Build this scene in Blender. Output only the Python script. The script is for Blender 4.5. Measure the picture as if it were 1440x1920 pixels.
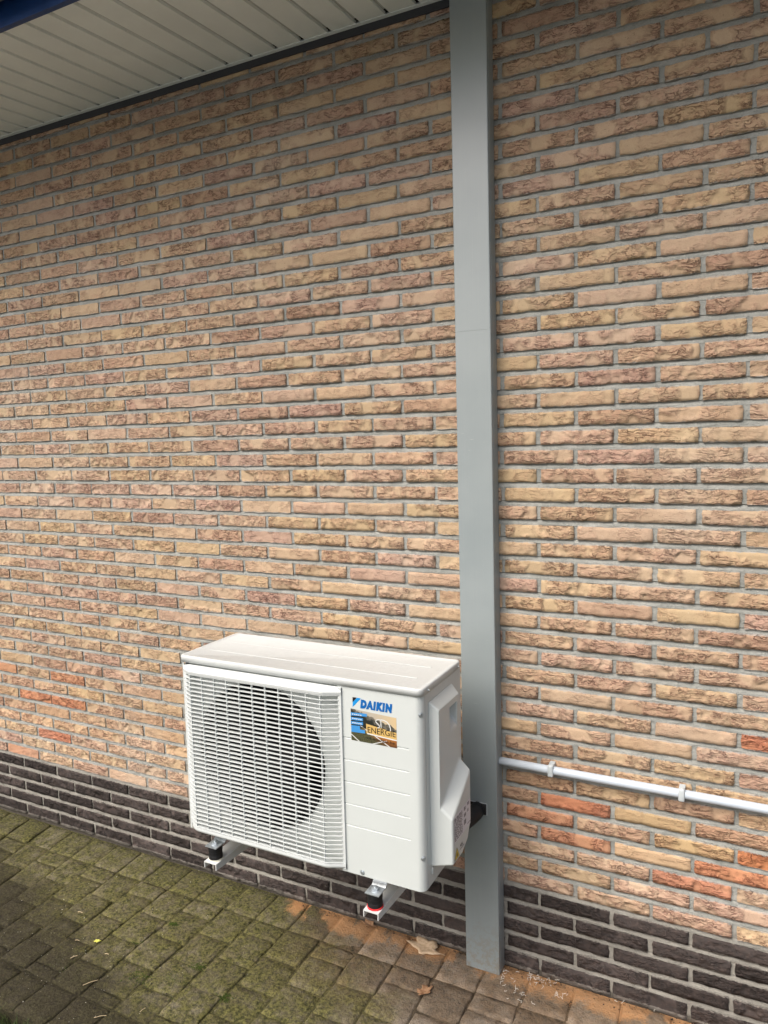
import bpy, bmesh, math, random
from mathutils import Vector, Matrix
R = math.radians
random.seed(7)
for o in list(bpy.data.objects):
    bpy.data.objects.remove(o)
SC = bpy.context.scene
COL = SC.collection

# ---------------------------------------------------------------- camera
H = 0.0555            # height of one brick course
HP = 1.9815 * H       # half a brick pitch
CAMX, CAMY, CAMZ = 10.2708 * H, -38.5588 * H, 30.5829 * H
YAW, PITCH, ROLL = -0.4699, -0.0978, -0.0234
cyw, syw, cp, sp = math.cos(YAW), math.sin(YAW), math.cos(PITCH), math.sin(PITCH)
fwd = Vector((syw * cp, cyw * cp, sp))
rgt0 = Vector((cyw, -syw, 0))
up0 = rgt0.cross(fwd)
rgt = math.cos(ROLL) * rgt0 + math.sin(ROLL) * up0
upv = -math.sin(ROLL) * rgt0 + math.cos(ROLL) * up0
cam_d = bpy.data.cameras.new("camera")
cam = bpy.data.objects.new("camera", cam_d)
COL.objects.link(cam)
cam_d.sensor_fit = 'HORIZONTAL'
cam_d.sensor_width = 36.0
cam_d.lens = 36.0 * 1369.2 / 1440.0
cam_d.clip_start, cam_d.clip_end = 0.05, 500
cam.matrix_world = Matrix(((rgt.x, upv.x, -fwd.x, CAMX), (rgt.y, upv.y, -fwd.y, CAMY),
                           (rgt.z, upv.z, -fwd.z, CAMZ), (0, 0, 0, 1)))
SC.camera = cam
FPX = 1369.2
CAMV = Vector((CAMX, CAMY, CAMZ))


def project(p):
    d = Vector(p) - CAMV
    w = d.dot(fwd)
    if w < 0.05:
        return None
    return 720 + FPX * d.dot(rgt) / w, 960 - FPX * d.dot(upv) / w


# ---------------------------------------------------------------- light
SUN_EL, SUN_AZ = R(50), R(25)      # azimuth to the left of straight out from the wall
world = bpy.data.worlds.new("World")
SC.world = world
world.use_nodes = True
wn = world.node_tree
wn.nodes.clear()
wo = wn.nodes.new('ShaderNodeOutputWorld')
bg = wn.nodes.new('ShaderNodeBackground')
sky = wn.nodes.new('ShaderNodeTexSky')
sky.sky_type = 'NISHITA'
sky.sun_disc = False
sky.sun_elevation = SUN_EL
sky.sun_rotation = math.pi + SUN_AZ     # sun stands out in front of the wall (-y)
sky.air_density, sky.dust_density, sky.ozone_density = 1.0, 6.0, 1.0
hs = wn.nodes.new('ShaderNodeHueSaturation')   # an overcast sky is nearly colourless
hs.inputs['Saturation'].default_value = 0.88
wn.links.new(sky.outputs[0], hs.inputs['Color'])
wn.links.new(hs.outputs[0], bg.inputs['Color'])
bg.inputs['Strength'].default_value = 0.115
wn.links.new(bg.outputs[0], wo.inputs[0])
sun_d = bpy.data.lights.new("sun", 'SUN')
sun_d.energy = 1.4
sun_d.angle = R(45)
sun_d.color = (1.0, 0.99, 0.975)
sun = bpy.data.objects.new("sun", sun_d)
COL.objects.link(sun)
sdir = Vector((-math.sin(SUN_AZ) * math.cos(SUN_EL), -math.cos(SUN_AZ) * math.cos(SUN_EL), math.sin(SUN_EL)))
sun.rotation_euler = (-sdir).to_track_quat('-Z', 'Y').to_euler()
SC.view_settings.view_transform = 'Standard'
SC.view_settings.look = 'None'
SC.view_settings.gamma = 1
SC.view_settings.use_curve_mapping = False
SC.view_settings.exposure = 0.84
SC.cycles.use_denoising = True
SC.cycles.max_bounces = 8


# ---------------------------------------------------------------- helpers
def obj(name, verts, faces, mat=None, parent=None, smooth=False, loc=None):
    me = bpy.data.meshes.new(name)
    me.from_pydata([tuple(v) for v in verts], [], faces)
    return finish(name, me, mat, parent, smooth, loc)


def finish(name, me, mat=None, parent=None, smooth=False, loc=None):
    me.update()
    if mat is not None:
        for m in (mat if isinstance(mat, (list, tuple)) else [mat]):
            me.materials.append(m)
    if smooth:
        me.polygons.foreach_set('use_smooth', [True] * len(me.polygons))
    o = bpy.data.objects.new(name, me)
    if loc is not None:
        o.location = loc
    COL.objects.link(o)
    if parent is not None:
        o.parent = parent
    return o


def bobj(name, bm, mat=None, parent=None, smooth=False, fix=True):
    if fix:
        bmesh.ops.recalc_face_normals(bm, faces=bm.faces)
    me = bpy.data.meshes.new(name)
    bm.to_mesh(me)
    bm.free()
    return finish(name, me, mat, parent, smooth)


def thing(name, label, cat, loc=(0, 0, 0), group=None):
    o = bpy.data.objects.new(name, None)
    o.empty_display_size = 0.05
    o.location = loc
    COL.objects.link(o)
    return tag(o, label, cat, group)


def tag(o, label=None, cat=None, group=None, kind=None):
    if label: o['label'] = label
    if cat: o['category'] = cat
    if group: o['group'] = group
    if kind: o['kind'] = kind
    return o


def box(bm, x0, x1, y0, y1, z0, z1, bev=0.0, seg=2):
    vs = [bm.verts.new(p) for p in ((x0, y0, z0), (x1, y0, z0), (x1, y1, z0), (x0, y1, z0),
                                    (x0, y0, z1), (x1, y0, z1), (x1, y1, z1), (x0, y1, z1))]
    fs = [bm.faces.new([vs[i] for i in f]) for f in ((0, 3, 2, 1), (4, 5, 6, 7), (0, 1, 5, 4), (1, 2, 6, 5), (2, 3, 7, 6), (3, 0, 4, 7))]
    if bev:
        es = list({e for f in fs for e in f.edges})
        bmesh.ops.bevel(bm, geom=es, offset=bev, segments=seg, affect='EDGES', profile=0.5)


def boxobj(name, b, mat, parent=None, bev=0.0, seg=2):
    bm = bmesh.new()
    box(bm, *b, bev, seg)
    return bobj(name, bm, mat, parent)


def tube(bm, pts, r, n=12, caps=True):
    pts = [Vector(p) for p in pts]
    rings = []
    for i, p in enumerate(pts):
        t = (pts[min(i + 1, len(pts) - 1)] - pts[max(i - 1, 0)]).normalized()
        a = Vector((0, 0, 1)) if abs(t.z) < 0.9 else Vector((1, 0, 0))
        u = t.cross(a).normalized()
        v = t.cross(u)
        rr = r[i] if isinstance(r, (list, tuple)) else r
        rings.append([bm.verts.new(p + rr * (math.cos(2 * math.pi * k / n) * u + math.sin(2 * math.pi * k / n) * v)) for k in range(n)])
    for a, b in zip(rings, rings[1:]):
        for k in range(n):
            bm.faces.new((a[k], a[(k + 1) % n], b[(k + 1) % n], b[k]))
    if caps:
        bm.faces.new(rings[0][::-1])
        bm.faces.new(rings[-1])


def cyl(bm, c, axis, r, l, n=24, bev=0):
    c = Vector(c); ax = Vector(axis).normalized()
    tube(bm, [c, c + ax * l], r, n)


# ---------------------------------------------------------------- materials
class NT:
    def __init__(s, name):
        s.m = bpy.data.materials.new(name)
        s.m.use_nodes = True
        s.t = s.m.node_tree
        s.t.nodes.clear()
        s.out = s.n('ShaderNodeOutputMaterial')
        s.b = s.n('ShaderNodeBsdfPrincipled')
        s.l(s.b.outputs[0], s.out.inputs[0])

    def n(s, t, **k):
        nd = s.t.nodes.new(t)
        for a, b in k.items():
            setattr(nd, a, b)
        return nd

    def l(s, a, b):
        s.t.links.new(a, b)

    def put(s, sock, v):
        if hasattr(v, 'is_output'):
            s.l(v, sock)
        elif isinstance(v, (tuple, list)) and len(v) == 3 and sock.type == 'RGBA':
            sock.default_value = (*v, 1)
        else:
            sock.default_value = v

    def noise(s, vec, scale, detail=4, rough=0.55, dist=0.0, kind='FBM', out=0):
        nd = s.n('ShaderNodeTexNoise', noise_type=kind)
        if vec is not None: s.l(vec, nd.inputs['Vector'])
        nd.inputs['Scale'].default_value = scale
        nd.inputs['Detail'].default_value = detail
        nd.inputs['Roughness'].default_value = rough
        nd.inputs['Distortion'].default_value = dist
        return nd.outputs[out]

    def ramp(s, fac, stops, interp='LINEAR'):
        nd = s.n('ShaderNodeValToRGB')
        nd.color_ramp.interpolation = interp
        e = nd.color_ramp.elements
        while len(e) < len(stops): e.new(0.5)
        for x, (p, c) in zip(e, stops):
            x.position = p
            x.color = (*c, 1) if isinstance(c, (tuple, list)) else (c, c, c, 1)
        s.l(fac, nd.inputs[0])
        return nd.outputs[0]

    def map(s, v, a, b, c=0.0, d=1.0, smooth=True):
        nd = s.n('ShaderNodeMapRange', interpolation_type='SMOOTHSTEP' if smooth else 'LINEAR')
        s.l(v, nd.inputs[0])
        for i, q in zip((1, 2, 3, 4), (a, b, c, d)):
            nd.inputs[i].default_value = q
        return nd.outputs[0]

    def math(s, op, a, b=0.0, c=None):
        nd = s.n('ShaderNodeMath', operation=op)
        s.put(nd.inputs[0], a); s.put(nd.inputs[1], b)
        if c is not None: s.put(nd.inputs[2], c)
        return nd.outputs[0]

    def vmath(s, op, a, b):
        nd = s.n('ShaderNodeVectorMath', operation=op)
        s.put(nd.inputs[0], a); s.put(nd.inputs[1], b)
        return nd.outputs[0]

    def mix(s, fac, a, b, mode='MIX'):
        nd = s.n('ShaderNodeMix', data_type='RGBA', blend_type=mode)
        nd.clamp_factor = True
        s.put(nd.inputs[0], fac); s.put(nd.inputs[6], a); s.put(nd.inputs[7], b)
        return nd.outputs[2]

    def pos(s):
        return s.n('ShaderNodeNewGeometry').outputs['Position']

    def sep(s, v):
        nd = s.n('ShaderNodeSeparateXYZ')
        s.l(v, nd.inputs[0])
        return nd.outputs

    def bump(s, h, strength=1.0, dist=0.005, prev=None):
        nd = s.n('ShaderNodeBump')
        nd.inputs['Strength'].default_value = strength
        nd.inputs['Distance'].default_value = dist
        s.l(h, nd.inputs['Height'])
        if prev is not None: s.l(prev, nd.inputs['Normal'])
        return nd.outputs[0]

    def set(s, color=None, rough=None, normal=None, metal=None, spec=None):
        for k, v in (('Base Color', color), ('Roughness', rough), ('Metallic', metal), ('Specular IOR Level', spec)):
            if v is not None: s.put(s.b.inputs[k], v)
        if normal is not None: s.l(normal, s.b.inputs['Normal'])
        return s.m


def plain(name, color, rough=0.5, metal=0.0, spec=0.5, var=0.06, bump=0.0, scale=30):
    m = NT(name)
    p = m.pos()
    n = m.noise(p, scale, 5, 0.6)
    c = m.mix(m.map(n, 0.3, 0.7), tuple(x * (1 - var) for x in color), tuple(min(1, x * (1 + var)) for x in color))
    m.set(c, m.map(n, 0.2, 0.8, max(0, rough - 0.08), min(1, rough + 0.08)), None, metal, spec)
    if bump:
        m.l(m.bump(m.noise(p, scale * 14, 3), bump, 0.001), m.b.inputs['Normal'])
    return m.m


def brick_material(name, joined, dark):
    m = NT(name)
    p = m.pos()
    if joined:
        a = m.n('ShaderNodeAttribute', attribute_name='tint')
        tint, rnd = a.outputs['Color'], a.outputs['Alpha']
    else:
        oi = m.n('ShaderNodeObjectInfo')
        tint, rnd = oi.outputs['Color'], oi.outputs['Alpha']
    cmb = m.n('ShaderNodeCombineXYZ')
    m.l(m.math('MULTIPLY', rnd, 37.0), cmb.inputs[0]); m.l(m.math('MULTIPLY', rnd, 91.0), cmb.inputs[2])
    q = m.vmath('ADD', p, cmb.outputs[0])
    # folds of the hand-moulded face: slanting wrinkles drawn out along the brick, a coarse and a fine set
    def folds(scale, amp, seed, detail):
        mp = m.n('ShaderNodeMapping')
        m.l(q, mp.inputs[0])
        tl = m.math('MULTIPLY_ADD', m.math('FRACT', m.math('MULTIPLY', rnd, seed)), 0.62, -0.31)
        rc = m.n('ShaderNodeCombineXYZ'); m.l(tl, rc.inputs[1]); m.l(rc.outputs[0], mp.inputs['Rotation'])
        mp.inputs['Scale'].default_value = scale
        wv = m.n('ShaderNodeVectorMath', operation='MULTIPLY_ADD')
        m.l(m.noise(q, 22, 3, 0.55, 0, 'FBM', 1), wv.inputs[0])
        wv.inputs[1].default_value = (amp, amp, amp)
        m.l(mp.outputs[0], wv.inputs[2])
        f = m.noise(wv.outputs[0], 1.0, detail, 0.55, 0.3)
        return f, m.math('ABSOLUTE', m.math('SUBTRACT', f, 0.5))
    fold, line = folds((11, 17, 62), 2.5, 7.3, 3)
    fold2, line2 = folds((22, 34, 112), 2.8, 13.7, 2)
    amount = m.map(m.noise(q, 14, 2, 0.5), 0.36, 0.54)                 # parts of a face stay smooth
    am2 = m.math('MULTIPLY', amount, m.map(m.math('FRACT', m.math('MULTIPLY', rnd, 3.1)), 0.0, 0.35, 0.35, 1.0))
    gate = m.map(m.noise(q, 30, 2, 0.5), 0.36, 0.56)
    crease = m.math('MULTIPLY', m.math('MULTIPLY', m.map(line, 0.0, 0.045, 1.0, 0.0), gate), am2)
    crease2 = m.math('MULTIPLY', m.map(line2, 0.0, 0.050, 1.0, 0.0), m.math('MULTIPLY', am2, m.map(m.noise(q, 41, 2, 0.5), 0.40, 0.58)))
    fine = m.noise(q, 260, 4, 0.65)
    lump = m.noise(q, 55, 3, 0.5)
    h = m.math('ADD', m.math('MULTIPLY', m.math('MULTIPLY', fold, am2), 2.6), m.math('MULTIPLY', fine, 0.12))
    h = m.math('ADD', h, m.math('MULTIPLY', m.math('MULTIPLY', fold2, am2), 0.9))
    h = m.math('ADD', h, m.math('MULTIPLY', lump, 0.30))
    h = m.math('SUBTRACT', h, m.math('MULTIPLY', m.math('ADD', crease, m.math('MULTIPLY', crease2, 0.5)), 0.65))
    if dark:
        c = m.mix(m.map(lump, 0.35, 0.7), tint, m.mix(1.0, tint, (1.35, 1.25, 1.2), 'MULTIPLY'))
        c = m.mix(m.math('MULTIPLY', m.map(m.noise(q, 70, 5, 0.7), 0.60, 0.74), 0.35), c, (0.22, 0.21, 0.19))   # lime bloom
        c = m.mix(m.math('MULTIPLY', crease, 0.30), c, (0.018, 0.016, 0.016))  # depth shade of the folds put into the colour
        c = m.mix(m.map(fine, 0.5, 0.75, 0, 0.5), c, m.mix(1.0, c, (1.9, 1.8, 1.7), 'MULTIPLY'))
        nrm = m.bump(h, 1.0, 0.006)
    else:
        rosy = m.mix(1.0, tint, (0.96, 0.87, 0.90), 'MULTIPLY')
        c = m.mix(m.math('MULTIPLY', am2, m.map(lump, 0.38, 0.60, 0.45, 1.0)), tint, rosy)
        c = m.mix(m.map(fine, 0.35, 0.75, 0.0, 0.45), c, m.mix(1.0, c, (0.78, 0.74, 0.72), 'MULTIPLY'))
        c = m.mix(m.map(lump, 0.55, 0.8, 0.0, 0.4), c, m.mix(1.0, c, (1.14, 1.13, 1.08), 'MULTIPLY'))
        c = m.mix(m.math('MULTIPLY', crease2, 0.38), c, m.mix(1.0, c, (0.58, 0.50, 0.50), 'MULTIPLY'))  # fine folds shaded in the colour too
        c = m.mix(m.math('MULTIPLY', crease, 0.68), c, m.mix(1.0, c, (0.36, 0.28, 0.29), 'MULTIPLY'))   # shade of the deep folds painted into the colour
        c = m.mix(m.math('MULTIPLY', m.map(m.noise(q, 120, 3, 0.6), 0.71, 0.76), 0.55), c, (0.62, 0.56, 0.46))  # lime specks
        c = m.mix(m.map(m.noise(p, 1.6, 5, 0.6), 0.50, 0.72, 0, 0.22), c, (0.56, 0.49, 0.40))
        c = m.mix(m.map(m.noise(p, 2.3, 4, 0.6), 0.55, 0.75, 0, 0.30), c, m.mix(1.0, c, (0.72, 0.70, 0.68), 'MULTIPLY'))
        pore = m.map(m.noise(q, 190, 2, 0.5), 0.68, 0.73)
        c = m.mix(m.math('MULTIPLY', pore, 0.6), c, m.mix(1.0, c, (0.35, 0.30, 0.28), 'MULTIPLY'))
        nrm = m.bump(h, 1.0, 0.0045)
    zf = m.math('ABSOLUTE', m.math('SUBTRACT', m.math('FRACT', m.math('DIVIDE', m.sep(p)[2], H)), 0.5))
    smear = m.map(m.math('ADD', zf, m.math('MULTIPLY', m.math('SUBTRACT', m.noise(p, 75, 4, 0.65), 0.5), 0.24)), 0.332, 0.370)
    c = m.mix(m.math('MULTIPLY', smear, 0.55 if dark else 0.62), c, (0.30, 0.275, 0.24) if dark else (0.335, 0.340, 0.325))
    return m.set(c, 0.9, nrm, None, 0.2)


def mortar_material():
    m = NT("mortar_grey")
    p = m.pos()
    z = m.sep(p)[2]
    n1, n2, n3 = m.noise(p, 9, 4), m.noise(p, 190, 5, 0.7), m.noise(p, 46, 4, 0.6)
    c = m.mix(m.map(n1, 0.3, 0.7), (0.248, 0.254, 0.232), (0.362, 0.362, 0.332))
    c = m.mix(m.map(z, 0.25, 0.34, 1, 0), c, m.mix(m.map(n1, 0.3, 0.7), (0.225, 0.212, 0.185), (0.305, 0.288, 0.252)))
    c = m.mix(m.map(m.math('ADD', z, m.math('MULTIPLY', n1, 0.03)), 0.012, 0.034, 0.85, 0), c, (0.045, 0.036, 0.026))     # splashed soil at the foot
    c = m.mix(m.map(n2, 0.52, 0.72, 0, 0.55), c, m.mix(1.0, c, (0.6, 0.6, 0.6), 'MULTIPLY'))
    c = m.mix(m.map(n3, 0.6, 0.75, 0, 0.5), c, m.mix(1.0, c, (1.3, 1.3, 1.28), 'MULTIPLY'))
    h = m.math('ADD', m.math('MULTIPLY', n2, 0.5), n3)
    return m.set(c, 0.93, m.bump(h, 1.0, 0.006), None, 0.2)


def paver_material(name, fill=False):
    m = NT(name)
    p = m.pos()
    x, y, z = m.sep(p)
    if fill:
        base = m.mix(m.map(m.noise(p, 60, 5, 0.7), 0.3, 0.7), (0.030, 0.024, 0.016), (0.085, 0.070, 0.048))
        h = m.noise(p, 150, 4, 0.7)
    else:
        rnd = m.n('ShaderNodeObjectInfo').outputs['Random']
        big = m.noise(p, 3.2, 4, 0.55)
        med = m.noise(p, 22, 5, 0.65)
        fine = m.noise(p, 170, 5, 0.72)
        grit = m.noise(p, 420, 2, 0.6)
        base = m.mix(rnd, (0.150, 0.124, 0.094), (0.285, 0.243, 0.194))
        base = m.mix(m.map(med, 0.40, 0.62, 0.0, 0.9), base, m.mix(1.0, base, (0.60, 0.57, 0.53), 'MULTIPLY'))
        base = m.mix(m.map(fine, 0.46, 0.66, 0.0, 0.80), base, m.mix(1.0, base, (0.40, 0.38, 0.37), 'MULTIPLY'))
        base = m.mix(m.map(m.noise(p, 75, 4, 0.7), 0.52, 0.70, 0.0, 0.55), base, m.mix(1.0, base, (1.5, 1.45, 1.4), 'MULTIPLY'))
        base = m.mix(m.map(grit, 0.60, 0.72, 0.0, 0.6), base, (0.30, 0.27, 0.22))
        base = m.mix(m.map(big, 0.46, 0.62, 0.0, 0.6), base, m.mix(1.0, base, (0.52, 0.48, 0.44), 'MULTIPLY'))
        h = m.math('ADD', m.math('MULTIPLY', fine, 0.8), m.math('MULTIPLY', m.noise(p, 60, 4, 0.6), 0.9))
    # green algae: thick towards the left, thin by the wall on the right
    side = m.math('ADD', m.math('MULTIPLY', x, -1.0), m.math('MULTIPLY', y, -1.0))       # grows away to the left and outwards
    g = m.math('ADD', m.map(side, 0.25, 1.1, -0.30, 0.34, False), m.math('MULTIPLY', m.noise(p, 7, 5, 0.6), 0.9))
    gm = m.map(g, 0.36, 0.72)
    green = m.mix(m.map(m.noise(p, 90, 4, 0.7), 0.35, 0.65), (0.027, 0.029, 0.007), (0.145, 0.134, 0.042))
    base = m.mix(m.math('MULTIPLY', gm, m.map(m.noise(p, 30, 5, 0.7), 0.32, 0.62, 0.50, 0.98) if not fill else 0.75), base, green)
    # orange sand swept against the wall at the right, lying over stones and joints alike
    wall = m.math('ADD', m.math('MULTIPLY', y, -1.0), m.math('MULTIPLY', m.noise(p, 9, 6, 0.65), 0.15))
    sm = m.math('MULTIPLY', m.map(wall, 0.09, 0.215, 1, 0), m.map(m.noise(m.vmath('MULTIPLY', p, (1.0, 0.4, 1.0)), 6.5, 5, 0.6), 0.35, 0.52))
    sm = m.math('MULTIPLY', sm, m.map(x, -1.04, -0.86))
    sm = m.map(m.math('ADD', sm, m.math('MULTIPLY', m.math('SUBTRACT', m.noise(p, 170, 5, 0.75), 0.5), 0.9)), 0.28, 0.72)
    base = m.mix(m.math('MULTIPLY', sm, 0.88), base, m.mix(m.noise(p, 110, 5, 0.7), (0.42, 0.205, 0.080), (0.60, 0.325, 0.150)))
    film = m.math('MULTIPLY', m.map(wall, 0.08, 0.55, 0.42, 0), m.map(x, -0.95, -0.55))      # thin film of it blown farther out
    base = m.mix(m.math('MULTIPLY', film, m.map(m.noise(p, 60, 5, 0.7), 0.30, 0.62)), base, (0.36, 0.235, 0.135))
    if not fill:                                   # arrises worn pale
        pt = m.n('ShaderNodeNewGeometry').outputs['Pointiness']
        base = m.mix(m.math('MULTIPLY', m.map(pt, 0.53, 0.60), 0.40), base, m.mix(1.0, base, (1.7, 1.65, 1.6), 'MULTIPLY'))
    # black soil trodden on to the outer left corner
    s2 = m.math('ADD', m.math('SUBTRACT', m.math('MULTIPLY', y, -1.0), m.math('MULTIPLY', m.math('ADD', x, 1.4), 0.35)), m.math('MULTIPLY', m.noise(p, 6, 5, 0.65), 0.36))
    soil = m.mix(m.map(m.noise(p, 120, 4, 0.7), 0.35, 0.7), (0.014, 0.011, 0.006), (0.055, 0.046, 0.026))
    base = m.mix(m.math('MULTIPLY', m.map(s2, 0.60, 0.84), 0.85), base, soil)
    return m.set(base, 0.88, m.bump(h, 1.0, 0.007), None, 0.25)


WHITE = plain("painted_white_sheet", (0.53, 0.56, 0.54), 0.38, 0, 0.4, 0.012, 0.05, 9)
def lid_material():
    m = NT("painted_lid")
    p = m.pos()
    d = m.math('MULTIPLY', m.map(m.noise(p, 11, 6, 0.65), 0.40, 0.68), m.map(m.noise(p, 150, 4, 0.7), 0.30, 0.60, 0.4, 1.0))
    c = m.mix(m.math('MULTIPLY', d, 0.28), (0.55, 0.57, 0.555), (0.43, 0.42, 0.40))
    c = m.mix(m.map(m.noise(p, 300, 2, 0.5), 0.70, 0.75, 0, 0.5), c, (0.30, 0.28, 0.25))
    return m.set(c, m.map(d, 0, 1, 0.38, 0.62), None, None, 0.4)


LIDW = lid_material() or plain("painted_lid", (0.66, 0.675, 0.66), 0.45, 0, 0.35, 0.025, 0.08, 14)
GRILLW = plain("white_plastic", (0.57, 0.595, 0.58), 0.42, 0, 0.4, 0.012)
BRACKW = plain("powder_coat_white", (0.60, 0.61, 0.59), 0.4, 0, 0.4, 0.03)
ZINC = plain("galvanised_steel", (0.52, 0.56, 0.58), 0.42, 0.75, 0.5, 0.12, 0, 60)
RUBBER = plain("black_rubber", (0.010, 0.010, 0.011), 0.55, 0, 0.4, 0.2)
RED = plain("red_washer", (0.72, 0.02, 0.025), 0.45)
CREAM = plain("cream_washer", (0.74, 0.72, 0.60), 0.5)
BLACKPL = plain("black_plastic", (0.006, 0.006, 0.007), 0.38, 0, 0.35, 0.1)
COILM = plain("coil_fins", (0.006, 0.006, 0.007), 0.6, 0.0)
HOLE = plain("screw_recess", (0.06, 0.06, 0.06), 0.6, 0.3)
CONDM = plain("white_conduit", (0.50, 0.555, 0.61), 0.35, 0, 0.45, 0.02)
CLIPM = plain("clip_plastic", (0.50, 0.54, 0.55), 0.4, 0, 0.45, 0.02)
SOFFM = plain("soffit_cladding", (0.79, 0.83, 0.80), 0.5, 0, 0.35, 0.035, 0.0, 5)
SOFFG = plain("soffit_groove", (0.50, 0.52, 0.50), 0.6, 0, 0.3, 0.05)
VOIDM = plain("dark_void", (0.012, 0.012, 0.012), 0.9)
NAVY = plain("navy_paint", (0.010, 0.048, 0.17), 0.4, 0, 0.45, 0.1)
ZINCG = plain("grey_gutter", (0.16, 0.16, 0.19), 0.5, 0, 0.4, 0.1)


def duct_material():
    m = NT("grey_duct_pvc")
    p = m.pos()
    st = m.noise(m.vmath('MULTIPLY', p, (260.0, 260.0, 2.2)), 1.0, 3, 0.6)        # drawn lengthwise grain
    cl = m.noise(p, 3.0, 4, 0.6)
    c = m.mix(m.map(cl, 0.3, 0.7), (0.222, 0.258, 0.262), (0.258, 0.292, 0.294))
    c = m.mix(m.map(st, 0.45, 0.75, 0, 0.08), c, (0.35, 0.36, 0.36))
    z = m.sep(p)[2]
    c = m.mix(m.math('MULTIPLY', m.map(z, 0.0, 0.22, 0.55, 0), m.map(m.noise(p, 60, 5, 0.7), 0.42, 0.62)), c, (0.20, 0.155, 0.105))
    scr = m.noise(m.vmath('MULTIPLY', p, (30.0, 30.0, 330.0)), 1.0, 2, 0.5)
    c = m.mix(m.math('MULTIPLY', m.map(scr, 0.72, 0.77), m.map(m.noise(p, 7, 3), 0.55, 0.65, 0, 0.5)), c, (0.42, 0.43, 0.43))
    dust = m.map(m.noise(p, 240, 3, 0.7), 0.68, 0.76, 0, 0.35)
    c = m.mix(dust, c, (0.48, 0.48, 0.47))
    return m.set(c, 0.36, m.bump(st, 0.006, 0.0006), None, 1.0)


DUCT = duct_material()
BRICKI, BRICKJ = brick_material("buff_brick", False, False), brick_material("buff_brick_joined", True, False)
DARKI, DARKJ = brick_material("plinth_brick", False, True), brick_material("plinth_brick_joined", True, True)
MORTAR = mortar_material()
PAVER, JOINTF = paver_material("tumbled_concrete"), paver_material("joint_soil", True)

# ---------------------------------------------------------------- ground and pavement
def gz(x):
    return -0.008 + 0.0035 * (x + 0.2)


def ground_material():
    m = NT("lawn_soil")
    p = m.pos()
    c = m.mix(m.map(m.noise(p, 14, 5, 0.7), 0.35, 0.65), (0.035, 0.045, 0.015), (0.075, 0.095, 0.03))
    c = m.mix(m.map(m.noise(p, 80, 4, 0.7), 0.5, 0.75), c, (0.035, 0.026, 0.016))
    # unseen pale gravel, added beyond the lawn strip to bounce light up
    y = m.math('ADD', m.sep(p)[1], m.math('MULTIPLY', m.noise(p, 3, 4, 0.6), 0.25))
    gv = m.mix(m.map(m.noise(p, 70, 4, 0.7), 0.35, 0.65), (0.22, 0.22, 0.215), (0.31, 0.31, 0.305))
    c = m.mix(m.map(y, -2.35, -2.2, 1, 0), c, gv)
    return m.set(c, 0.95, m.bump(m.noise(p, 60, 5, 0.7), 1.0, 0.03), None, 0.15)


GR = ground_material()
gv, gf = [], []
xs = [-80, -20, -6, -3, -1.5, 0, 1.5, 3, 8, 30, 80]
ys = [-80, -20, -6, -3, -1.6, -0.84, 0.3, 6, 80]
for yy in ys:
    for xx in xs:
        gv.append((xx, yy, gz(max(-4, min(4, xx))) - (0.05 if yy > -1 else 0.03)))
for j in range(len(ys) - 1):
    for i in range(len(xs) - 1):
        a = j * len(xs) + i
        gf.append((a, a + 1, a + 1 + len(xs), a + len(xs)))
tag(obj("ground", gv, gf, GR), None, None, None, 'structure')

pave = obj("pavement", [(-3.1, -0.824, gz(-3.1) - 0.0052), (1.7, -0.824, gz(1.7) - 0.0052), (1.7, 0.012, gz(1.7) - 0.0052), (-3.1, 0.012, gz(-3.1) - 0.0052),
                        (-3.1, -0.824, -0.2), (1.7, -0.824, -0.2), (1.7, 0.012, -0.2), (-3.1, 0.012, -0.2)],
           [(0, 1, 2, 3), (0, 4, 5, 1), (1, 5, 6, 2), (2, 6, 7, 3), (3, 7, 4, 0)], JOINTF)
tag(pave, None, None, None, 'structure')


def colx(k, y):
    x0 = -2.117 + 0.1395 * k
    s = 0.17 * max(0, min(1.2, (-1.4 - x0) / 0.7))
    return x0 - s * y if False else x0 + s * (-y) * (1 if y > -0.4 else 0.4 / -y)


rp = random.Random(3)


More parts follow.
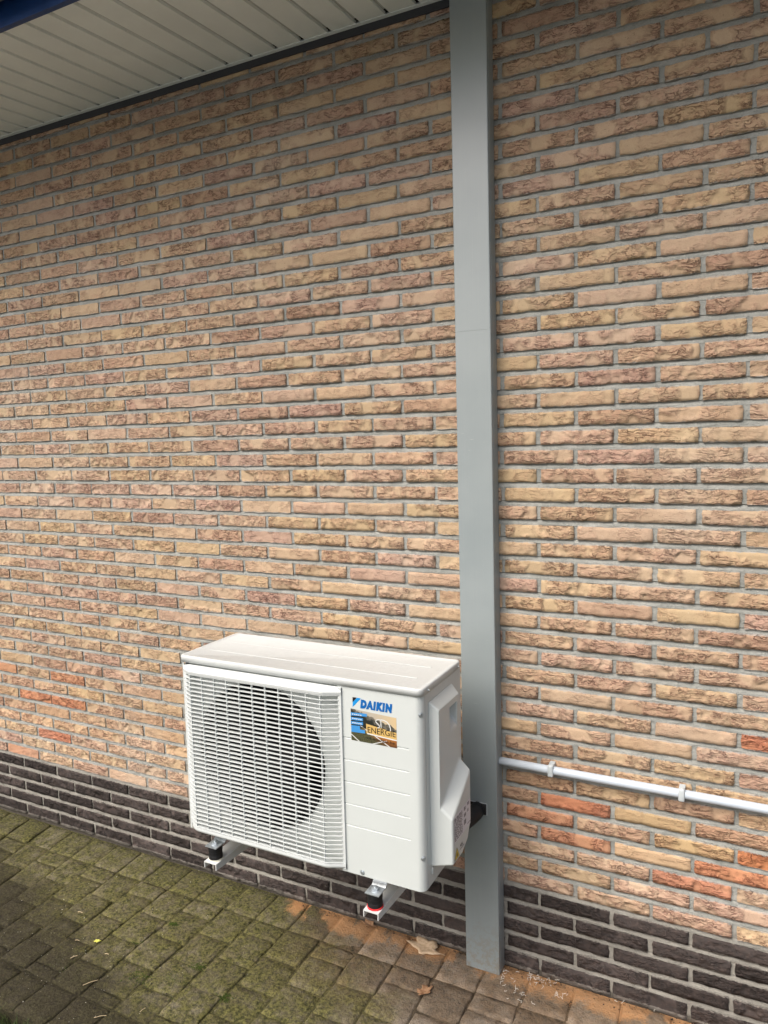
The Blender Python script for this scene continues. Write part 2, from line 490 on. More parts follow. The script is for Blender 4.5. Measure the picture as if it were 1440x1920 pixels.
def paver(k, ya, yb):
    """one tumbled block between column k and k+1, from ya (near the wall) out to yb"""
    g = 0.0020
    xa0, xb0, xa1, xb1 = colx(k, ya), colx(k + 1, ya), colx(k, yb), colx(k + 1, yb)
    cx, cy = (xa0 + xb0 + xa1 + xb1) / 4, (ya + yb) / 2
    n = 6
    us = [0, 0.045, 0.24, 0.5, 0.76, 0.955, 1]
    dz = rp.uniform(-0.0030, 0.0030)
    tx, ty = rp.uniform(-0.022, 0.022), rp.uniform(-0.022, 0.022)
    V, F = [], []
    ph = rp.uniform(0, 9)
    for j, v in enumerate(us):
        for i, u in enumerate(us):
            x = (xa0 * (1 - u) + xb0 * u) * (1 - v) + (xa1 * (1 - u) + xb1 * u) * v
            y = ya * (1 - v) + yb * v
            dx = (min(x - cx, 0) + max(x - cx, 0))
            # inset and ragged rim
            ex = g + (rp.uniform(-0.0030, 0.0042))
            if i == 0: x += ex
            if i == n: x -= ex
            if j == 0: y -= ex
            if j == n: y += ex
            if i in (0, n) and j in (0, n):
                cc_ = rp.choice((0.001, 0.003, 0.005, 0.011))
                x += cc_ if i == 0 else -cc_
                y += -cc_ if j == 0 else cc_
            rim = (i in (0, n)) + (j in (0, n))
            near = (i in (1, n - 1)) + (j in (1, n - 1))
            z = dz + tx * (x - cx) + ty * (y - cy) + rp.uniform(-0.0011, 0.0011)
            z -= 0.0048 if rim else 0
            z -= 0.0006 * near
            V.append((x - cx, y - cy, z))
    m1 = n + 1
    for j in range(n):
        for i in range(n):
            a = j * m1 + i
            F.append((a, a + m1, a + m1 + 1, a + 1))
    rimloop = [i for i in range(m1)] + [j * m1 + n for j in range(1, m1)] + [n * m1 + i for i in range(n - 1, -1, -1)] + [j * m1 for j in range(n - 1, 0, -1)]
    b0 = len(V)
    for r_ in rimloop:
        V.append((V[r_][0], V[r_][1], -0.05))
    L = len(rimloop)
    for q in range(L):
        F.append((rimloop[q], rimloop[(q + 1) % L], b0 + (q + 1) % L, b0 + q))
    o = obj("paver", V, F, PAVER, pave, True, (cx, cy, gz(cx)))
    return o


EVEN = [-0.002, -0.152, -0.228, -0.368, -0.505, -0.638, -0.684]
ODD = [-0.002, -0.152, -0.296, -0.434, -0.567, -0.684]
for k in range(-7, 27):
    rows = EVEN if k % 2 == 0 else ODD
    for a, b in zip(rows, rows[1:]):
        j1, j2 = rp.uniform(-0.003, 0.003), 0
        paver(k, a, b)
    paver(k, -0.686, -0.820)

# ---------------------------------------------------------------- brick wall
wall = thing("brick_wall", "long buff and pink brick house wall with a dark brick plinth and grey joints", "wall", (-0.7, 0, 0))
WX = -0.7
rm = random.Random(41)
prof_m = [(0.004, -0.15), (0.004, -0.010)]
for n_ in range(0, 56):
    zb = n_ * H
    prof_m += [(0.0016, zb - 0.0078), (0.0024, zb - 0.002), (0.0062, zb + 0.0068), (0.0028, zb + 0.0095), (0.0028, zb + H - 0.0095)]
MXS = [-3.2 + 4.9 * i / 120 for i in range(121)]
mv = []
for x in MXS:
    for i, (y, z) in enumerate(prof_m):
        mv.append((x - WX, y + rm.uniform(-0.0007, 0.0007), z + rm.uniform(-0.0006, 0.0006)))
L_ = len(prof_m)
mf = [(i * L_ + j, (i + 1) * L_ + j, (i + 1) * L_ + j + 1, i * L_ + j + 1) for i in range(120) for j in range(L_ - 1)]
b_ = len(mv)
mv += [(MXS[0] - WX, 0.10, -0.15), (MXS[-1] - WX, 0.10, -0.15), (MXS[-1] - WX, 0.10, prof_m[-1][1]), (MXS[0] - WX, 0.10, prof_m[-1][1])]
mf += [tuple(range(L_)) + (b_ + 3, b_), tuple(120 * L_ + j for j in range(L_ - 1, -1, -1)) + (b_ + 1, b_ + 2)]
mf += [(b_, b_ + 3, b_ + 2, b_ + 1), (L_ - 1, 120 * L_ + L_ - 1, b_ + 2, b_ + 3)]
mort = obj("mortar", mv, mf, MORTAR, wall)


def brick_mesh(rng, L, HH, nx=14, nz=4, depth=0.03, rag=0.0011):
    V, F = [], []
    ph = [rng.uniform(0, 6.28) for _ in range(6)]

    def wob(t, a, b):
        return rag * (0.7 * math.sin(9 * t + ph[a]) + 0.5 * math.sin(23 * t + ph[b]) + rng.uniform(-0.8, 0.8))
    bow = rng.uniform(-0.0010, 0.0010)
    for j in range(nz + 1):
        for i in range(nx + 1):
            u, v = i / nx, j / nz
            # gather points close to the rim
            uu = (u - 0.5) * 2
            x = math.copysign(abs(uu) ** 0.93, uu) * L / 2
            z = (v - 0.5) * HH
            y = 0.0
            edge = (j in (0, nz)) or (i in (0, nx))
            if j == 0: z += wob(u, 0, 1) * 1.25
            elif j == nz: z += wob(u, 2, 3)
            else: z += rng.uniform(-0.001, 0.001)
            if i == 0: x += wob(v, 4, 5) + (0.0012 if j in (0, nz) else 0)
            if i == nx: x += wob(v, 5, 4) - (0.0012 if j in (0, nz) else 0)
            z += bow * (1 - uu * uu)
            if edge:
                y = rng.uniform(-0.0003, 0.0006)
            else:
                y = rng.uniform(-0.0009, 0.0006)
            V.append((x, y, z))
    m1 = nx + 1
    for j in range(nz):
        for i in range(nx):
            a = j * m1 + i
            F.append((a, a + 1, a + m1 + 1, a + m1))
    rim = [i for i in range(m1)] + [j * m1 + nx for j in range(1, nz + 1)] + [nz * m1 + i for i in range(nx - 1, -1, -1)] + [j * m1 for j in range(nz - 1, 0, -1)]
    b0 = len(V)
    for r_ in rim:
        V.append((V[r_][0], depth, V[r_][2]))
    Lr = len(rim)
    for q in range(Lr):
        F.append((rim[q], b0 + q, b0 + (q + 1) % Lr, rim[(q + 1) % Lr]))
    return V, F


rb = random.Random(11)
BL, BH = 2 * HP - 0.0118, H - 0.0150
VAR = [brick_mesh(rb, BL, BH) for _ in range(28)]
VARD = [brick_mesh(rb, BL + 0.0005, BH, rag=0.0012) for _ in range(14)]
VARME, VARDME = [], []
for lst, out, mt in ((VAR, VARME, BRICKI), (VARD, VARDME, DARKI)):
    for V, F in lst:
        me = bpy.data.meshes.new("brick_face")
        me.from_pydata(V, [], F)
        me.update()
        me.materials.append(mt)
        me.polygons.foreach_set('use_smooth', [f[0] < 75 and max(f) < 75 for f in F])
        out.append(me)


def course_at(px, py):
    d = fwd + rgt * ((px - 720) / FPX) - upv * ((py - 960) / FPX)
    t_ = -CAMY / d.y
    x, z = CAMX + d.x * t_, CAMZ + d.z * t_
    n = int(z // H)
    k = math.floor(x / HP)
    if (k - n) % 2: k -= 1
    return n, k + 1


# the fox-red bricks low down in the wall
REDS = {course_at(*p) for p in ((1075, 1508), (1000, 1530), (1083, 1580), (1420, 1612), (1372, 1640), (1300, 1665), (1415, 1395),
                                (15, 1252), (120, 1275), (50, 1310), (128, 1318), (70, 1362), (20, 1405))}


def tint(n, x):
    """fired colour of a brick in course n"""
    if n < 5:
        g = rb.uniform(0.70, 1.45)
        return (0.044 * g, 0.0365 * g, 0.034 * g)
    low = max(0.0, min(1.0, (15 - n) / 8.0))
    r = rb.random()
    if (n, round(x / HP)) in REDS or r < 0.015 * low:
        c = rb.choice([(0.47, 0.210, 0.115), (0.47, 0.235, 0.140), (0.48, 0.265, 0.165)])
    elif r < 0.40:
        c = (0.474, 0.349, 0.222)
    elif r < 0.75:
        c = (0.472, 0.342, 0.228)
    elif r < 0.94:
        c = (0.458, 0.322, 0.220)
    else:
        c = (0.425, 0.292, 0.202)
    g = rb.uniform(0.94, 1.07)
    w = 0.10 * low if n > 7 else 0.0
    k = 1.12 if n < 9 else 1.0
    return (c[0] * g * k * (1 + 0.5 * w), c[1] * g * k, c[2] * g * k * (1 - w) * rb.uniform(0.92, 1.08))


cells = []
for n in range(0, 55):
    m0 = -32
    for m in range(m0, 16):
        if (m - n) % 2 == 0:            # a perpend at m, brick from m to m+2
            x = (m + 1) * HP
            if -3.15 < x < 1.66:
                cells.append((n, x))
# how large each brick shows in the photograph
def shown(n, x):
    z0, z1 = n * H, (n + 1) * H
    cs = [project((x + sx * BL / 2, 0, zz)) for sx in (-1, 1) for zz in (z0, z1)]
    if any(c is None for c in cs): return 0
    cx, cy = sum(c[0] for c in cs) / 4, sum(c[1] for c in cs) / 4
    if not (-20 < cx < 1460 and -10 < cy < 1930): return 0
    if 360 < cx < 850 and 1215 + (cx - 360) * 0.08 < cy < 1560: return 0      # behind the outdoor unit
    if 850 < cx < 930: return 0                                                # behind the duct
    w = abs(cs[2][0] - cs[0][0]); h_ = abs(cs[1][1] - cs[0][1])
    return w * h_


ranked = sorted((c for c in cells if c[0] >= 5), key=lambda c: -shown(*c))
single = {c for c in ranked[:300] if shown(*c) > 0}
single |= {c for c in cells if c[0] < 5 and shown(*c) > 0}
jv, jf, jt = {0: [], 1: []}, {0: [], 1: []}, {0: [], 1: []}
for c in cells:
    n, x = c
    dk = n < 5
    px, py, pz = x + rb.uniform(-0.0022, 0.0022), rb.uniform(-0.0022, 0.0004), (n + 0.5) * H + rb.uniform(-0.0014, 0.0014)
    t = tint(n, x)
    flip = rb.random() < 0.5
    idx = rb.randrange(len(VARD if dk else VAR))
    rot = rb.uniform(-0.006, 0.006)
    rv = rb.random()
    if c in single:
        o = bpy.data.objects.new("plinth_brick" if dk else "brick", (VARDME if dk else VARME)[idx])
        o.location = (px - WX, py, pz)
        o.rotation_euler = (0, rot + (math.pi if flip else 0), 0)
        if n == 0:                       # the lowest course runs down below the paving
            o.scale = (1, 1, 1.3); o.location.z = pz - 0.0062
        o.color = (*t, rv)
        COL.objects.link(o)
        o.parent = wall
    else:
        V, F = (VARD if dk else VAR)[idx]
        sg = -1 if flip else 1
        b0 = len(jv[dk])
        for (a, b, d) in V:
            jv[dk].append((px - WX + sg * a, py + b, pz + sg * d))
        jf[dk] += [tuple(b0 + i for i in f) for f in F]
        jt[dk] += [(*t, rv)] * len(V)
for dk, nm, mt in ((0, "brickwork", BRICKJ), (1, "plinth_brickwork", DARKJ)):
    o = obj(nm, jv[dk], jf[dk], mt, wall, False)
    at = o.data.color_attributes.new("tint", 'FLOAT_COLOR', 'POINT')
    at.data.foreach_set('color', [v for q in jt[dk] for v in q])
    o['kind'] = 'stuff'

# ---------------------------------------------------------------- eaves over the wall
ZS, SL = 53.8 * H, 0.077


def sz(y):           # underside of the soffit; it drops a little outwards
    return ZS + SL * y


eaves = thing("roof_eaves", "pale grooved soffit under the roof edge with a navy fascia board", "eaves", (-0.7, 0, ZS))
EX = -0.7
Y_IN, Y_OUT = -0.021, -0.574


def slab(bm, x0, x1, y0, y1, d0, d1):
    """box following the soffit's slope; d = height above its underside"""
    vs = [bm.verts.new((x - EX, y, sz(y) + d - ZS)) for x, y, d in ((x0, y0, d0), (x1, y0, d0), (x1, y1, d0), (x0, y1, d0), (x0, y0, d1), (x1, y0, d1), (x1, y1, d1), (x0, y1, d1))]
    for f in ((0, 3, 2, 1), (4, 5, 6, 7), (0, 1, 5, 4), (1, 2, 6, 5), (2, 3, 7, 6), (3, 0, 4, 7)):
        bm.faces.new([vs[i] for i in f])


PW = 1.83 * H
GX0 = -20.99 * H
bm = bmesh.new()
x0, x1 = GX0 + 0.0085, GX0 + PW - 0.0085
prof = [(x0 - 0.0015, 0.009), (x0, 0.0), (x1, 0.0), (x1 + 0.0015, 0.009)]
ra = [bm.verts.new((x, Y_IN, sz(Y_IN) + d - ZS)) for x, d in prof]
rb2 = [bm.verts.new((x, Y_OUT, sz(Y_OUT) + d - ZS)) for x, d in prof]
for i in range(3):
    bm.faces.new((ra[i], ra[i + 1], rb2[i + 1], rb2[i]))
plank0 = bpy.data.meshes.new("soffit_plank")
bmesh.ops.recalc_face_normals(bm, faces=bm.faces)
bm.to_mesh(plank0); bm.free()
plank0.materials.append(SOFFM)
bm = bmesh.new()
gx = GX0
vs = [bm.verts.new((gx + s, y, sz(y) + 0.0085 - ZS)) for s, y in ((-0.0105, Y_IN - 0.014), (0.0105, Y_IN - 0.024), (0.0105, Y_OUT), (-0.0105, Y_OUT))]
bm.faces.new(vs)
groove0 = bpy.data.meshes.new("groove_strip")
bm.to_mesh(groove0); bm.free()
groove0.materials.append(SOFFG)
for k in range(-19, 27):
    for nm, me in (("soffit_plank", plank0), ("groove_strip", groove0)):
        o = bpy.data.objects.new(nm, me)
        o.location = (k * PW - EX, 0, 0)
        COL.objects.link(o); o.parent = eaves
bm = bmesh.new(); slab(bm, -3.2, 1.7, -0.0235, -0.0065, -0.0015, 0.0005)
slab(bm, -3.2, 1.7, -0.0085, -0.0065, 0.0005, 0.05)
bobj("edge_trim", bm, SOFFM, eaves)
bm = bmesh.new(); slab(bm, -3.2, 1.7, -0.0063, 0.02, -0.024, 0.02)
bobj("shade_strip", bm, plain("shade_strip_dark", (0.030, 0.031, 0.036), 0.6), eaves)  # dark strip standing in for the band of shade under the soffit
bm = bmesh.new(); slab(bm, -3.2, 1.7, Y_OUT, -0.004, 0.012, 0.03)
bobj("soffit_backing", bm, VOIDM, eaves)
bm = bmesh.new(); slab(bm, -3.2, 1.7, -0.592, -0.573, -0.0015, 0.22)
bobj("fascia_board", bm, NAVY, eaves)
bm = bmesh.new()
# half-round gutter hung on the fascia
ng = 14
cy0, cz0, rg = -0.662, sz(-0.60) + 0.098 - ZS, 0.066
for rr in (rg, rg - 0.003):
    pass
ringA, ringB = [], []
for i in range(ng + 1):
    a = math.pi * i / ng
    ringA.append([bm.verts.new((xx - EX, cy0 + rg * math.cos(a), cz0 - rg * math.sin(a))) for xx in (-3.2, 1.7)])
    ringB.append([bm.verts.new((xx - EX, cy0 + (rg - 0.003) * math.cos(a), cz0 - (rg - 0.003) * math.sin(a))) for xx in (-3.2, 1.7)])
for i in range(ng):
    bm.faces.new((ringA[i][0], ringA[i][1], ringA[i + 1][1], ringA[i + 1][0]))
    bm.faces.new((ringB[i][0], ringB[i + 1][0], ringB[i + 1][1], ringB[i][1]))
for i in (0, ng):
    bm.faces.new((ringA[i][0], ringB[i][0], ringB[i][1], ringA[i][1]))
bobj("gutter", bm, ZINCG, eaves)
bm = bmesh.new()
vs = [bm.verts.new((x - EX, y, z - ZS)) for x, y, z in ((-3.2, -0.64, 3.16), (1.7, -0.64, 3.16), (1.7, 1.2, 3.75), (-3.2, 1.2, 3.75), (-3.2, -0.64, 3.19), (1.7, -0.64, 3.19), (1.7, 1.2, 3.78), (-3.2, 1.2, 3.78))]
for f in ((0, 3, 2, 1), (4, 5, 6, 7), (0, 1, 5, 4), (1, 2, 6, 5), (2, 3, 7, 6), (3, 0, 4, 7)):
    bm.faces.new([vs[i] for i in f])
bobj("added_roof_slab", bm, ZINCG, eaves)  # unseen slab, added to block light above the eaves

# ---------------------------------------------------------------- grey duct down the wall
DXB0, DXB1, DXT0, DXT1 = -4.09 * H, -2.07 * H, -4.345 * H, -2.345 * H   # its left and right edge at foot and head
DY = -0.0565
ZF = gz(-0.17) + 0.002
ZT = sz(DY) - 0.004


def dx(z, right):
    t = (z - ZF) / (ZT - ZF)
    a, b = (DXB1, DXT1) if right else (DXB0, DXT0)
    return a + (b - a) * t


duct = thing("wall_duct", "tall grey cable duct cover running up the brick wall beside the white unit", "duct", (-0.17, DY / 2, ZF))


def duct_section(z0, z1):
    bm = bmesh.new()
    w = 0.003
    pr = []
    for z in (z0, z1):
        l, r_ = dx(z, 0), dx(z, 1)
        out = [(l, -0.0035), (l, DY + w), (l + w * 0.3, DY + w * 0.3), (l + w, DY), (r_ - w, DY), (r_ - w * 0.3, DY + w * 0.3), (r_, DY + w), (r_, DY + 0.010), (r_ - 0.0015, DY + 0.0115), (r_ - 0.0015, DY + 0.014), (r_, DY + 0.0155), (r_, -0.0035)]
        pr.append([bm.verts.new((x + 0.17, y - DY / 2, z - ZF)) for x, y in out])
    n = len(pr[0])
    for i in range(n):
        bm.faces.new((pr[0][i], pr[0][(i + 1) % n], pr[1][(i + 1) % n], pr[1][i]))
    bm.faces.new(pr[0][::-1]); bm.faces.new(pr[1])
    return bobj("duct_section", bm, DUCT, duct)


duct_section(ZF, 2.0135)
duct_section(2.0139, ZT)
# rough sawn cut-out where the pipes enter: pale swarf along its rim
bm = bmesh.new()
cz0_, cz1_, cxa, cxb = 0.5225, 0.5575, -0.206, -0.1515
box(bm, cxb + 0.17, cxb + 0.1712, DY - 0.0012 - DY / 2, DY + 0.0005 - DY / 2, cz0_ - 0.003 - ZF, cz1_ - ZF)
box(bm, cxa + 0.17, cxb + 0.17, DY - 0.0010 - DY / 2, DY + 0.0005 - DY / 2, cz1_ - ZF, cz1_ + 0.001 - ZF)
bobj("cutout_rim", bm, plain("cut_pvc_edge", (0.72, 0.73, 0.72), 0.6), duct)

bm = bmesh.new()
tube(bm, [(-0.181, DY + 0.004, 0.536), (-0.183, -0.075, 0.533), (-0.190, -0.098, 0.530), (-0.204, -0.126, 0.523), (-0.219, -0.160, 0.522), (-0.227, -0.195, 0.532), (-0.228, -0.2235, 0.545)], [0.024, 0.0255, 0.027, 0.028, 0.028, 0.027, 0.026], 18)
box(bm, -0.2052, -0.1522, DY - 0.007, DY - 0.0012, 0.5230, 0.5572, 0.002)
tag(bobj("insulated_pipe", bm, RUBBER, None, True), "black insulated pipe bundle going from the unit into the grey duct", "pipe")

# ---------------------------------------------------------------- conduit with clips
CZ, CR = 0.6905, 0.0125
CY = -0.004 - 0.006 - CR
bm = bmesh.new()
tube(bm, [(DXB1 - 0.012, CY, CZ)] + [(x, CY + 0.0008 * math.sin(x * 5), CZ + 0.0008 * math.sin(x * 3)) for x in (0.1, 0.4, 0.7, 1.0, 1.3, 1.65)], CR, 20)
tag(bobj("conduit", bm, CONDM, None, True), "thin white plastic conduit running along the bricks right of the grey duct", "conduit")


def clip(x, label):
    t = thing("pipe_clip", label, "clip", (x, 0, CZ), "clips holding the white conduit")
    bm = bmesh.new()
    box(bm, -0.0085, 0.0085, CY - CR - 0.0032, CY + 0.004, -CR - 0.0045, CR + 0.0075, 0.0042, 3)
    bobj("clip_strap", bm, CLIPM, t, True)
    bm = bmesh.new()
    box(bm, -0.0080, 0.0080, CY + 0.0035, 0.003, -CR - 0.003, CR + 0.0065, 0.001)
    bobj("clip_base", bm, CLIPM, t)
    return t


clip(0.043, "white conduit clip on the bricks, the one beside the grey duct")
clip(0.411, "white conduit clip on the bricks, the one farther from the duct")

# ---------------------------------------------------------------- outdoor unit
UX0, UX1, UYF, UYB, UZ0, UZ1 = -0.969, -0.170, -0.497, -0.223, 0.5176, 1.0455
unit = thing("outdoor_unit", "white heat pump outdoor unit with round fan grille standing off the brick wall", "heat pump", ((UX0 + UX1) / 2, (UYF + UYB) / 2, UZ0))
UL = Vector(unit.location)


def uo(name, bm, mat, smooth=False, parent=None, fix=True, bev=0, seg=2):
    """link a mesh built in world coordinates as a part of the unit"""
    bmesh.ops.translate(bm, verts=bm.verts, vec=-UL)
    o = bobj(name, bm, mat, parent or unit, smooth, fix)
    if parent is not None and parent is not unit:
        o.location = -parent.location if parent.location.length else (0, 0, 0)
    if bev:
        md = o.modifiers.new("bevel", 'BEVEL'); md.width = bev; md.segments = seg; md.limit_method = 'ANGLE'; md.angle_limit = R(25)
        md.harden_normals = False
        o.data.polygons.foreach_set('use_smooth', [True] * len(o.data.polygons))
        wn_ = o.modifiers.new("wn", 'WEIGHTED_NORMAL'); wn_.keep_sharp = True
    return o


# casing: sides, back, bottom as one folded sheet
bm = bmesh.new()
T = 0.0015
box(bm, UX1 - T, UX1, -0.4752, UYB, UZ0, UZ1)
box(bm, UX0, UX0 + T, -0.4752, UYB, UZ0, UZ1)
box(bm, UX0 + T, UX1 - T, UYB - T, UYB, UZ0, UZ1)
box(bm, UX0 + T, UX1 - T, -0.474, UYB - T, UZ0 + 0.001, UZ0 + 0.003)
uo("casing", bm, WHITE)
bm = bmesh.new(); box(bm, -0.1702, -0.1665, -0.452, -0.36, 0.545, 0.563)
uo("side_flange", bm, WHITE, bev=0.0015)

# front panel: plate with fan hole, pressed grooves and rounded corners
FC, FR = Vector((-0.7046, 0.7817)), 0.2215
bm = bmesh.new()
rx0, rx1, rz0, rz1 = UX0 + 0.006, -0.4185, UZ0, UZ1
YP = UYF + 0.030      # the plate round the fan sits back behind the grille
def onrect(a):
    dxx, dzz = math.cos(a), math.sin(a)
    t = 1e9
    if dxx > 1e-9: t = min(t, (rx1 - FC.x) / dxx)
    if dxx < -1e-9: t = min(t, (rx0 - FC.x) / dxx)
    if dzz > 1e-9: t = min(t, (rz1 - FC.y) / dzz)
    if dzz < -1e-9: t = min(t, (rz0 - FC.y) / dzz)
    return FC.x + dxx * t, FC.y + dzz * t
angs = [2 * math.pi * i / 64 for i in range(64)] + [math.atan2(z - FC.y, x - FC.x) % (2 * math.pi) for x in (rx0, rx1) for z in (rz0, rz1)]
angs = sorted(angs)
inn = [bm.verts.new((FC.x + FR * math.cos(a), YP, FC.y + FR * math.sin(a))) for a in angs]
outv = [bm.verts.new((onrect(a)[0], YP, onrect(a)[1])) for a in angs]
lip = [bm.verts.new((FC.x + (FR - 0.004) * math.cos(a), YP + 0.006, FC.y + (FR - 0.004) * math.sin(a))) for a in angs]
na = len(angs)
for i in range(na):
    j = (i + 1) % na
    bm.faces.new((inn[i], inn[j], outv[j], outv[i]))
    bm.faces.new((inn[i], lip[i], lip[j], inn[j]))
# grooved field
gzs = [0.9025, 0.8410, 0.7784, 0.7166, 0.6557]
prof = [(0.0, UZ0)]
for g_ in sorted(gzs):
    prof += [(0.0, g_ - 0.0030), (0.0036, g_ - 0.0002), (0.0, g_ + 0.0012)]
prof += [(0.0, UZ1)]
pk = [bm.verts.new((rx1, y, z)) for y, z in ((YP, UZ0), (UYF, UZ0), (UYF, UZ1), (YP, UZ1))]
bm.faces.new(pk)
YP = UYF
cols = [[bm.verts.new((x, YP + d, z)) for d, z in prof] for x in (rx1, -0.2085)]
for i in range(len(prof) - 1):
    bm.faces.new((cols[0][i], cols[1][i], cols[1][i + 1], cols[0][i + 1]))
for g_ in gzs:
    pass
for c_ in (0, 1):
    for q in range(5):
        b_ = 1 + 3 * q
        bm.faces.new((cols[c_][b_], cols[c_][b_ + 1], cols[c_][b_ + 2]))
# rounded ends
for side in (0, 1):
    r_ = 0.020 if side else 0.014
    pts = []
    if side:
        pts.append((-0.2085, UYF))
        cx_, cy_ = UX1 - r_, UYF + r_
        for i in range(9):
            a = R(-90 + 90 * i / 8)
            pts.append((cx_ + r_ * math.cos(a), cy_ + r_ * math.sin(a)))
    else:
        cx_, cy_ = UX0 + r_, UYF + r_
        for i in range(9):
            a = R(180 + 90 * i / 8)
            pts.append((cx_ + r_ * math.cos(a), cy_ + r_ * math.sin(a)))
    cc = [[bm.verts.new((x, y, z)) for x, y in pts] for z in (UZ0, UZ1)]
    for i in range(len(pts) - 1):
        bm.faces.new((cc[0][i], cc[0][i + 1], cc[1][i + 1], cc[1][i]))
fp = uo("front_panel", bm, WHITE)
for pl in fp.data.polygons:
    pl.use_smooth = abs(pl.normal.y) < 0.995 and abs(pl.normal.z) < 0.2

# shroud, coil and fan behind the hole
bm = bmesh.new()
n = 48
ra = [bm.verts.new((FC.x + (FR - 0.004) * math.cos(2 * math.pi * i / n), YP + 0.019, FC.y + (FR - 0.004) * math.sin(2 * math.pi * i / n))) for i in range(n)]
rbk = [bm.verts.new((FC.x + (FR + 0.002) * math.cos(2 * math.pi * i / n), YP + 0.10, FC.y + (FR + 0.002) * math.sin(2 * math.pi * i / n))) for i in range(n)]
for i in range(n):
    bm.faces.new((ra[i], ra[(i + 1) % n], rbk[(i + 1) % n], rbk[i]))
uo("fan_shroud", bm, BLACKPL, True)
bm = bmesh.new(); box(bm, UX0 + 0.01, -0.42, -0.262, -0.236, UZ0 + 0.01, UZ1 - 0.01)
uo("coil", bm, COILM)
bm = bmesh.new(); box(bm, -0.705, -0.675, -0.335, -0.315, UZ0 + 0.004, UZ1 - 0.004); box(bm, -0.72, -0.66, -0.41, -0.335, 0.745, 0.82, 0.01)
uo("fan_motor", bm, BLACKPL)
fan_e = uo("fan_hub", (lambda b: (tube(b, [(FC.x, -0.455, FC.y), (FC.x, -0.452, FC.y), (FC.x, -0.41, FC.y)], [0.035, 0.055, 0.058], 28), b)[1])(bmesh.new()), BLACKPL, True)
for kb in range(3):
    bm = bmesh.new()
    rows_ = []
    for i in range(7):
        rr = 0.05 + (FR - 0.066) * i / 6
        sweep = R(18 * i / 6)
        ha = R(44) * (1 - 0.18 * i / 6)
        row = []
        for j in range(7):
            a = R(120 * kb + 25) + sweep + (j / 6 - 0.5) * 2 * ha
            row.append(bm.verts.new((FC.x + rr * math.cos(a), -0.43 + (j / 6 - 0.5) * 0.06, FC.y + rr * math.sin(a))))
        rows_.append(row)
    for i in range(6):
        for j in range(6):
            bm.faces.new((rows_[i][j], rows_[i][j + 1], rows_[i + 1][j + 1], rows_[i + 1][j]))
    uo("fan_blade", bm, BLACKPL, True)

# lid with rolled edges, two pressed lines
bm = bmesh.new()
lx0, lx1, ly0, ly1 = UX0 - 0.0025, UX1 + 0.0025, UYF - 0.0035, UYB + 0.002
ZL0, ZL1 = 1.0455, 1.0653
def rrect(i_, r_):
    o_ = []
    for cx_, cy_, a0 in ((lx1 - r_ - i_, ly0 + r_ + i_, -90), (lx1 - r_ - i_, ly1 - r_ - i_, 0), (lx0 + r_ + i_, ly1 - r_ - i_, 90), (lx0 + r_ + i_, ly0 + r_ + i_, 180)):
        for k in range(7):
            a = R(a0 + 90 * k / 6)
            o_.append((cx_ + r_ * math.cos(a), cy_ + r_ * math.sin(a)))
    return o_
levels = [(0.0035, ZL0 + 0.0005), (0.0, ZL0), (0.0, ZL1 - 0.0045), (0.0004, ZL1 - 0.0028), (0.0014, ZL1 - 0.0013), (0.003, ZL1 - 0.0004), (0.005, ZL1), (0.011, ZL1), (0.013, ZL1 - 0.0014)]
rings = [[bm.verts.new((x, y, z)) for x, y in rrect(i_, 0.0165 - min(i_, 0.008))] for i_, z in levels]
for a_, b_ in zip(rings, rings[1:]):
    L_ = len(a_)
    for q in range(L_):
        bm.faces.new((a_[q], a_[(q + 1) % L_], b_[(q + 1) % L_], b_[q]))
bm.faces.new(rings[-1])
for yy in (-0.415, -0.318):
    for s0, s1, hh in ((-0.0015, 0.0015, 0.0009),):
        v4 = [bm.verts.new(p) for p in ((lx0 + 0.05, yy - 0.004, ZL1 - 0.0011), (lx1 - 0.05, yy - 0.004, ZL1 - 0.0011), (lx1 - 0.052, yy, ZL1 + 0.0005), (lx0 + 0.052, yy, ZL1 + 0.0005), (lx0 + 0.05, yy + 0.004, ZL1 - 0.0011), (lx1 - 0.05, yy + 0.004, ZL1 - 0.0011))]
        bm.faces.new((v4[0], v4[1], v4[2], v4[3])); bm.faces.new((v4[3], v4[2], v4[5], v4[4]))
uo("lid", bm, LIDW, True)

# fan grille
def gp(x):
    """front surface of the bowed grille"""
    if x < -0.905:
        t = (x + 0.952) / 0.047
        t = max(0, min(1, t))
        return -0.500 - 0.0235 * math.sin(t * math.pi / 2) ** 0.9
    if x < -0.462:
        return -0.5235
    if x < -0.440:
        t = (x + 0.462) / 0.022
        return -0.5235 + 0.0115 * (t * t * 0.5) * 2 * 0.6
    t = (x + 0.440) / 0.035
    return -0.5166 + 0.0145 * min(1, max(0, t))


gxs = [-0.951, -0.945, -0.938, -0.930, -0.920, -0.910, -0.90, -0.86, -0.80, -0.70, -0.60, -0.52, -0.475, -0.462, -0.455, -0.448, -0.440, -0.430, -0.420, -0.4125]
GZ0, GZ1 = 0.5445, 1.0185
NS = 38
sp_ = (GZ1 - GZ0) / (NS - 1)


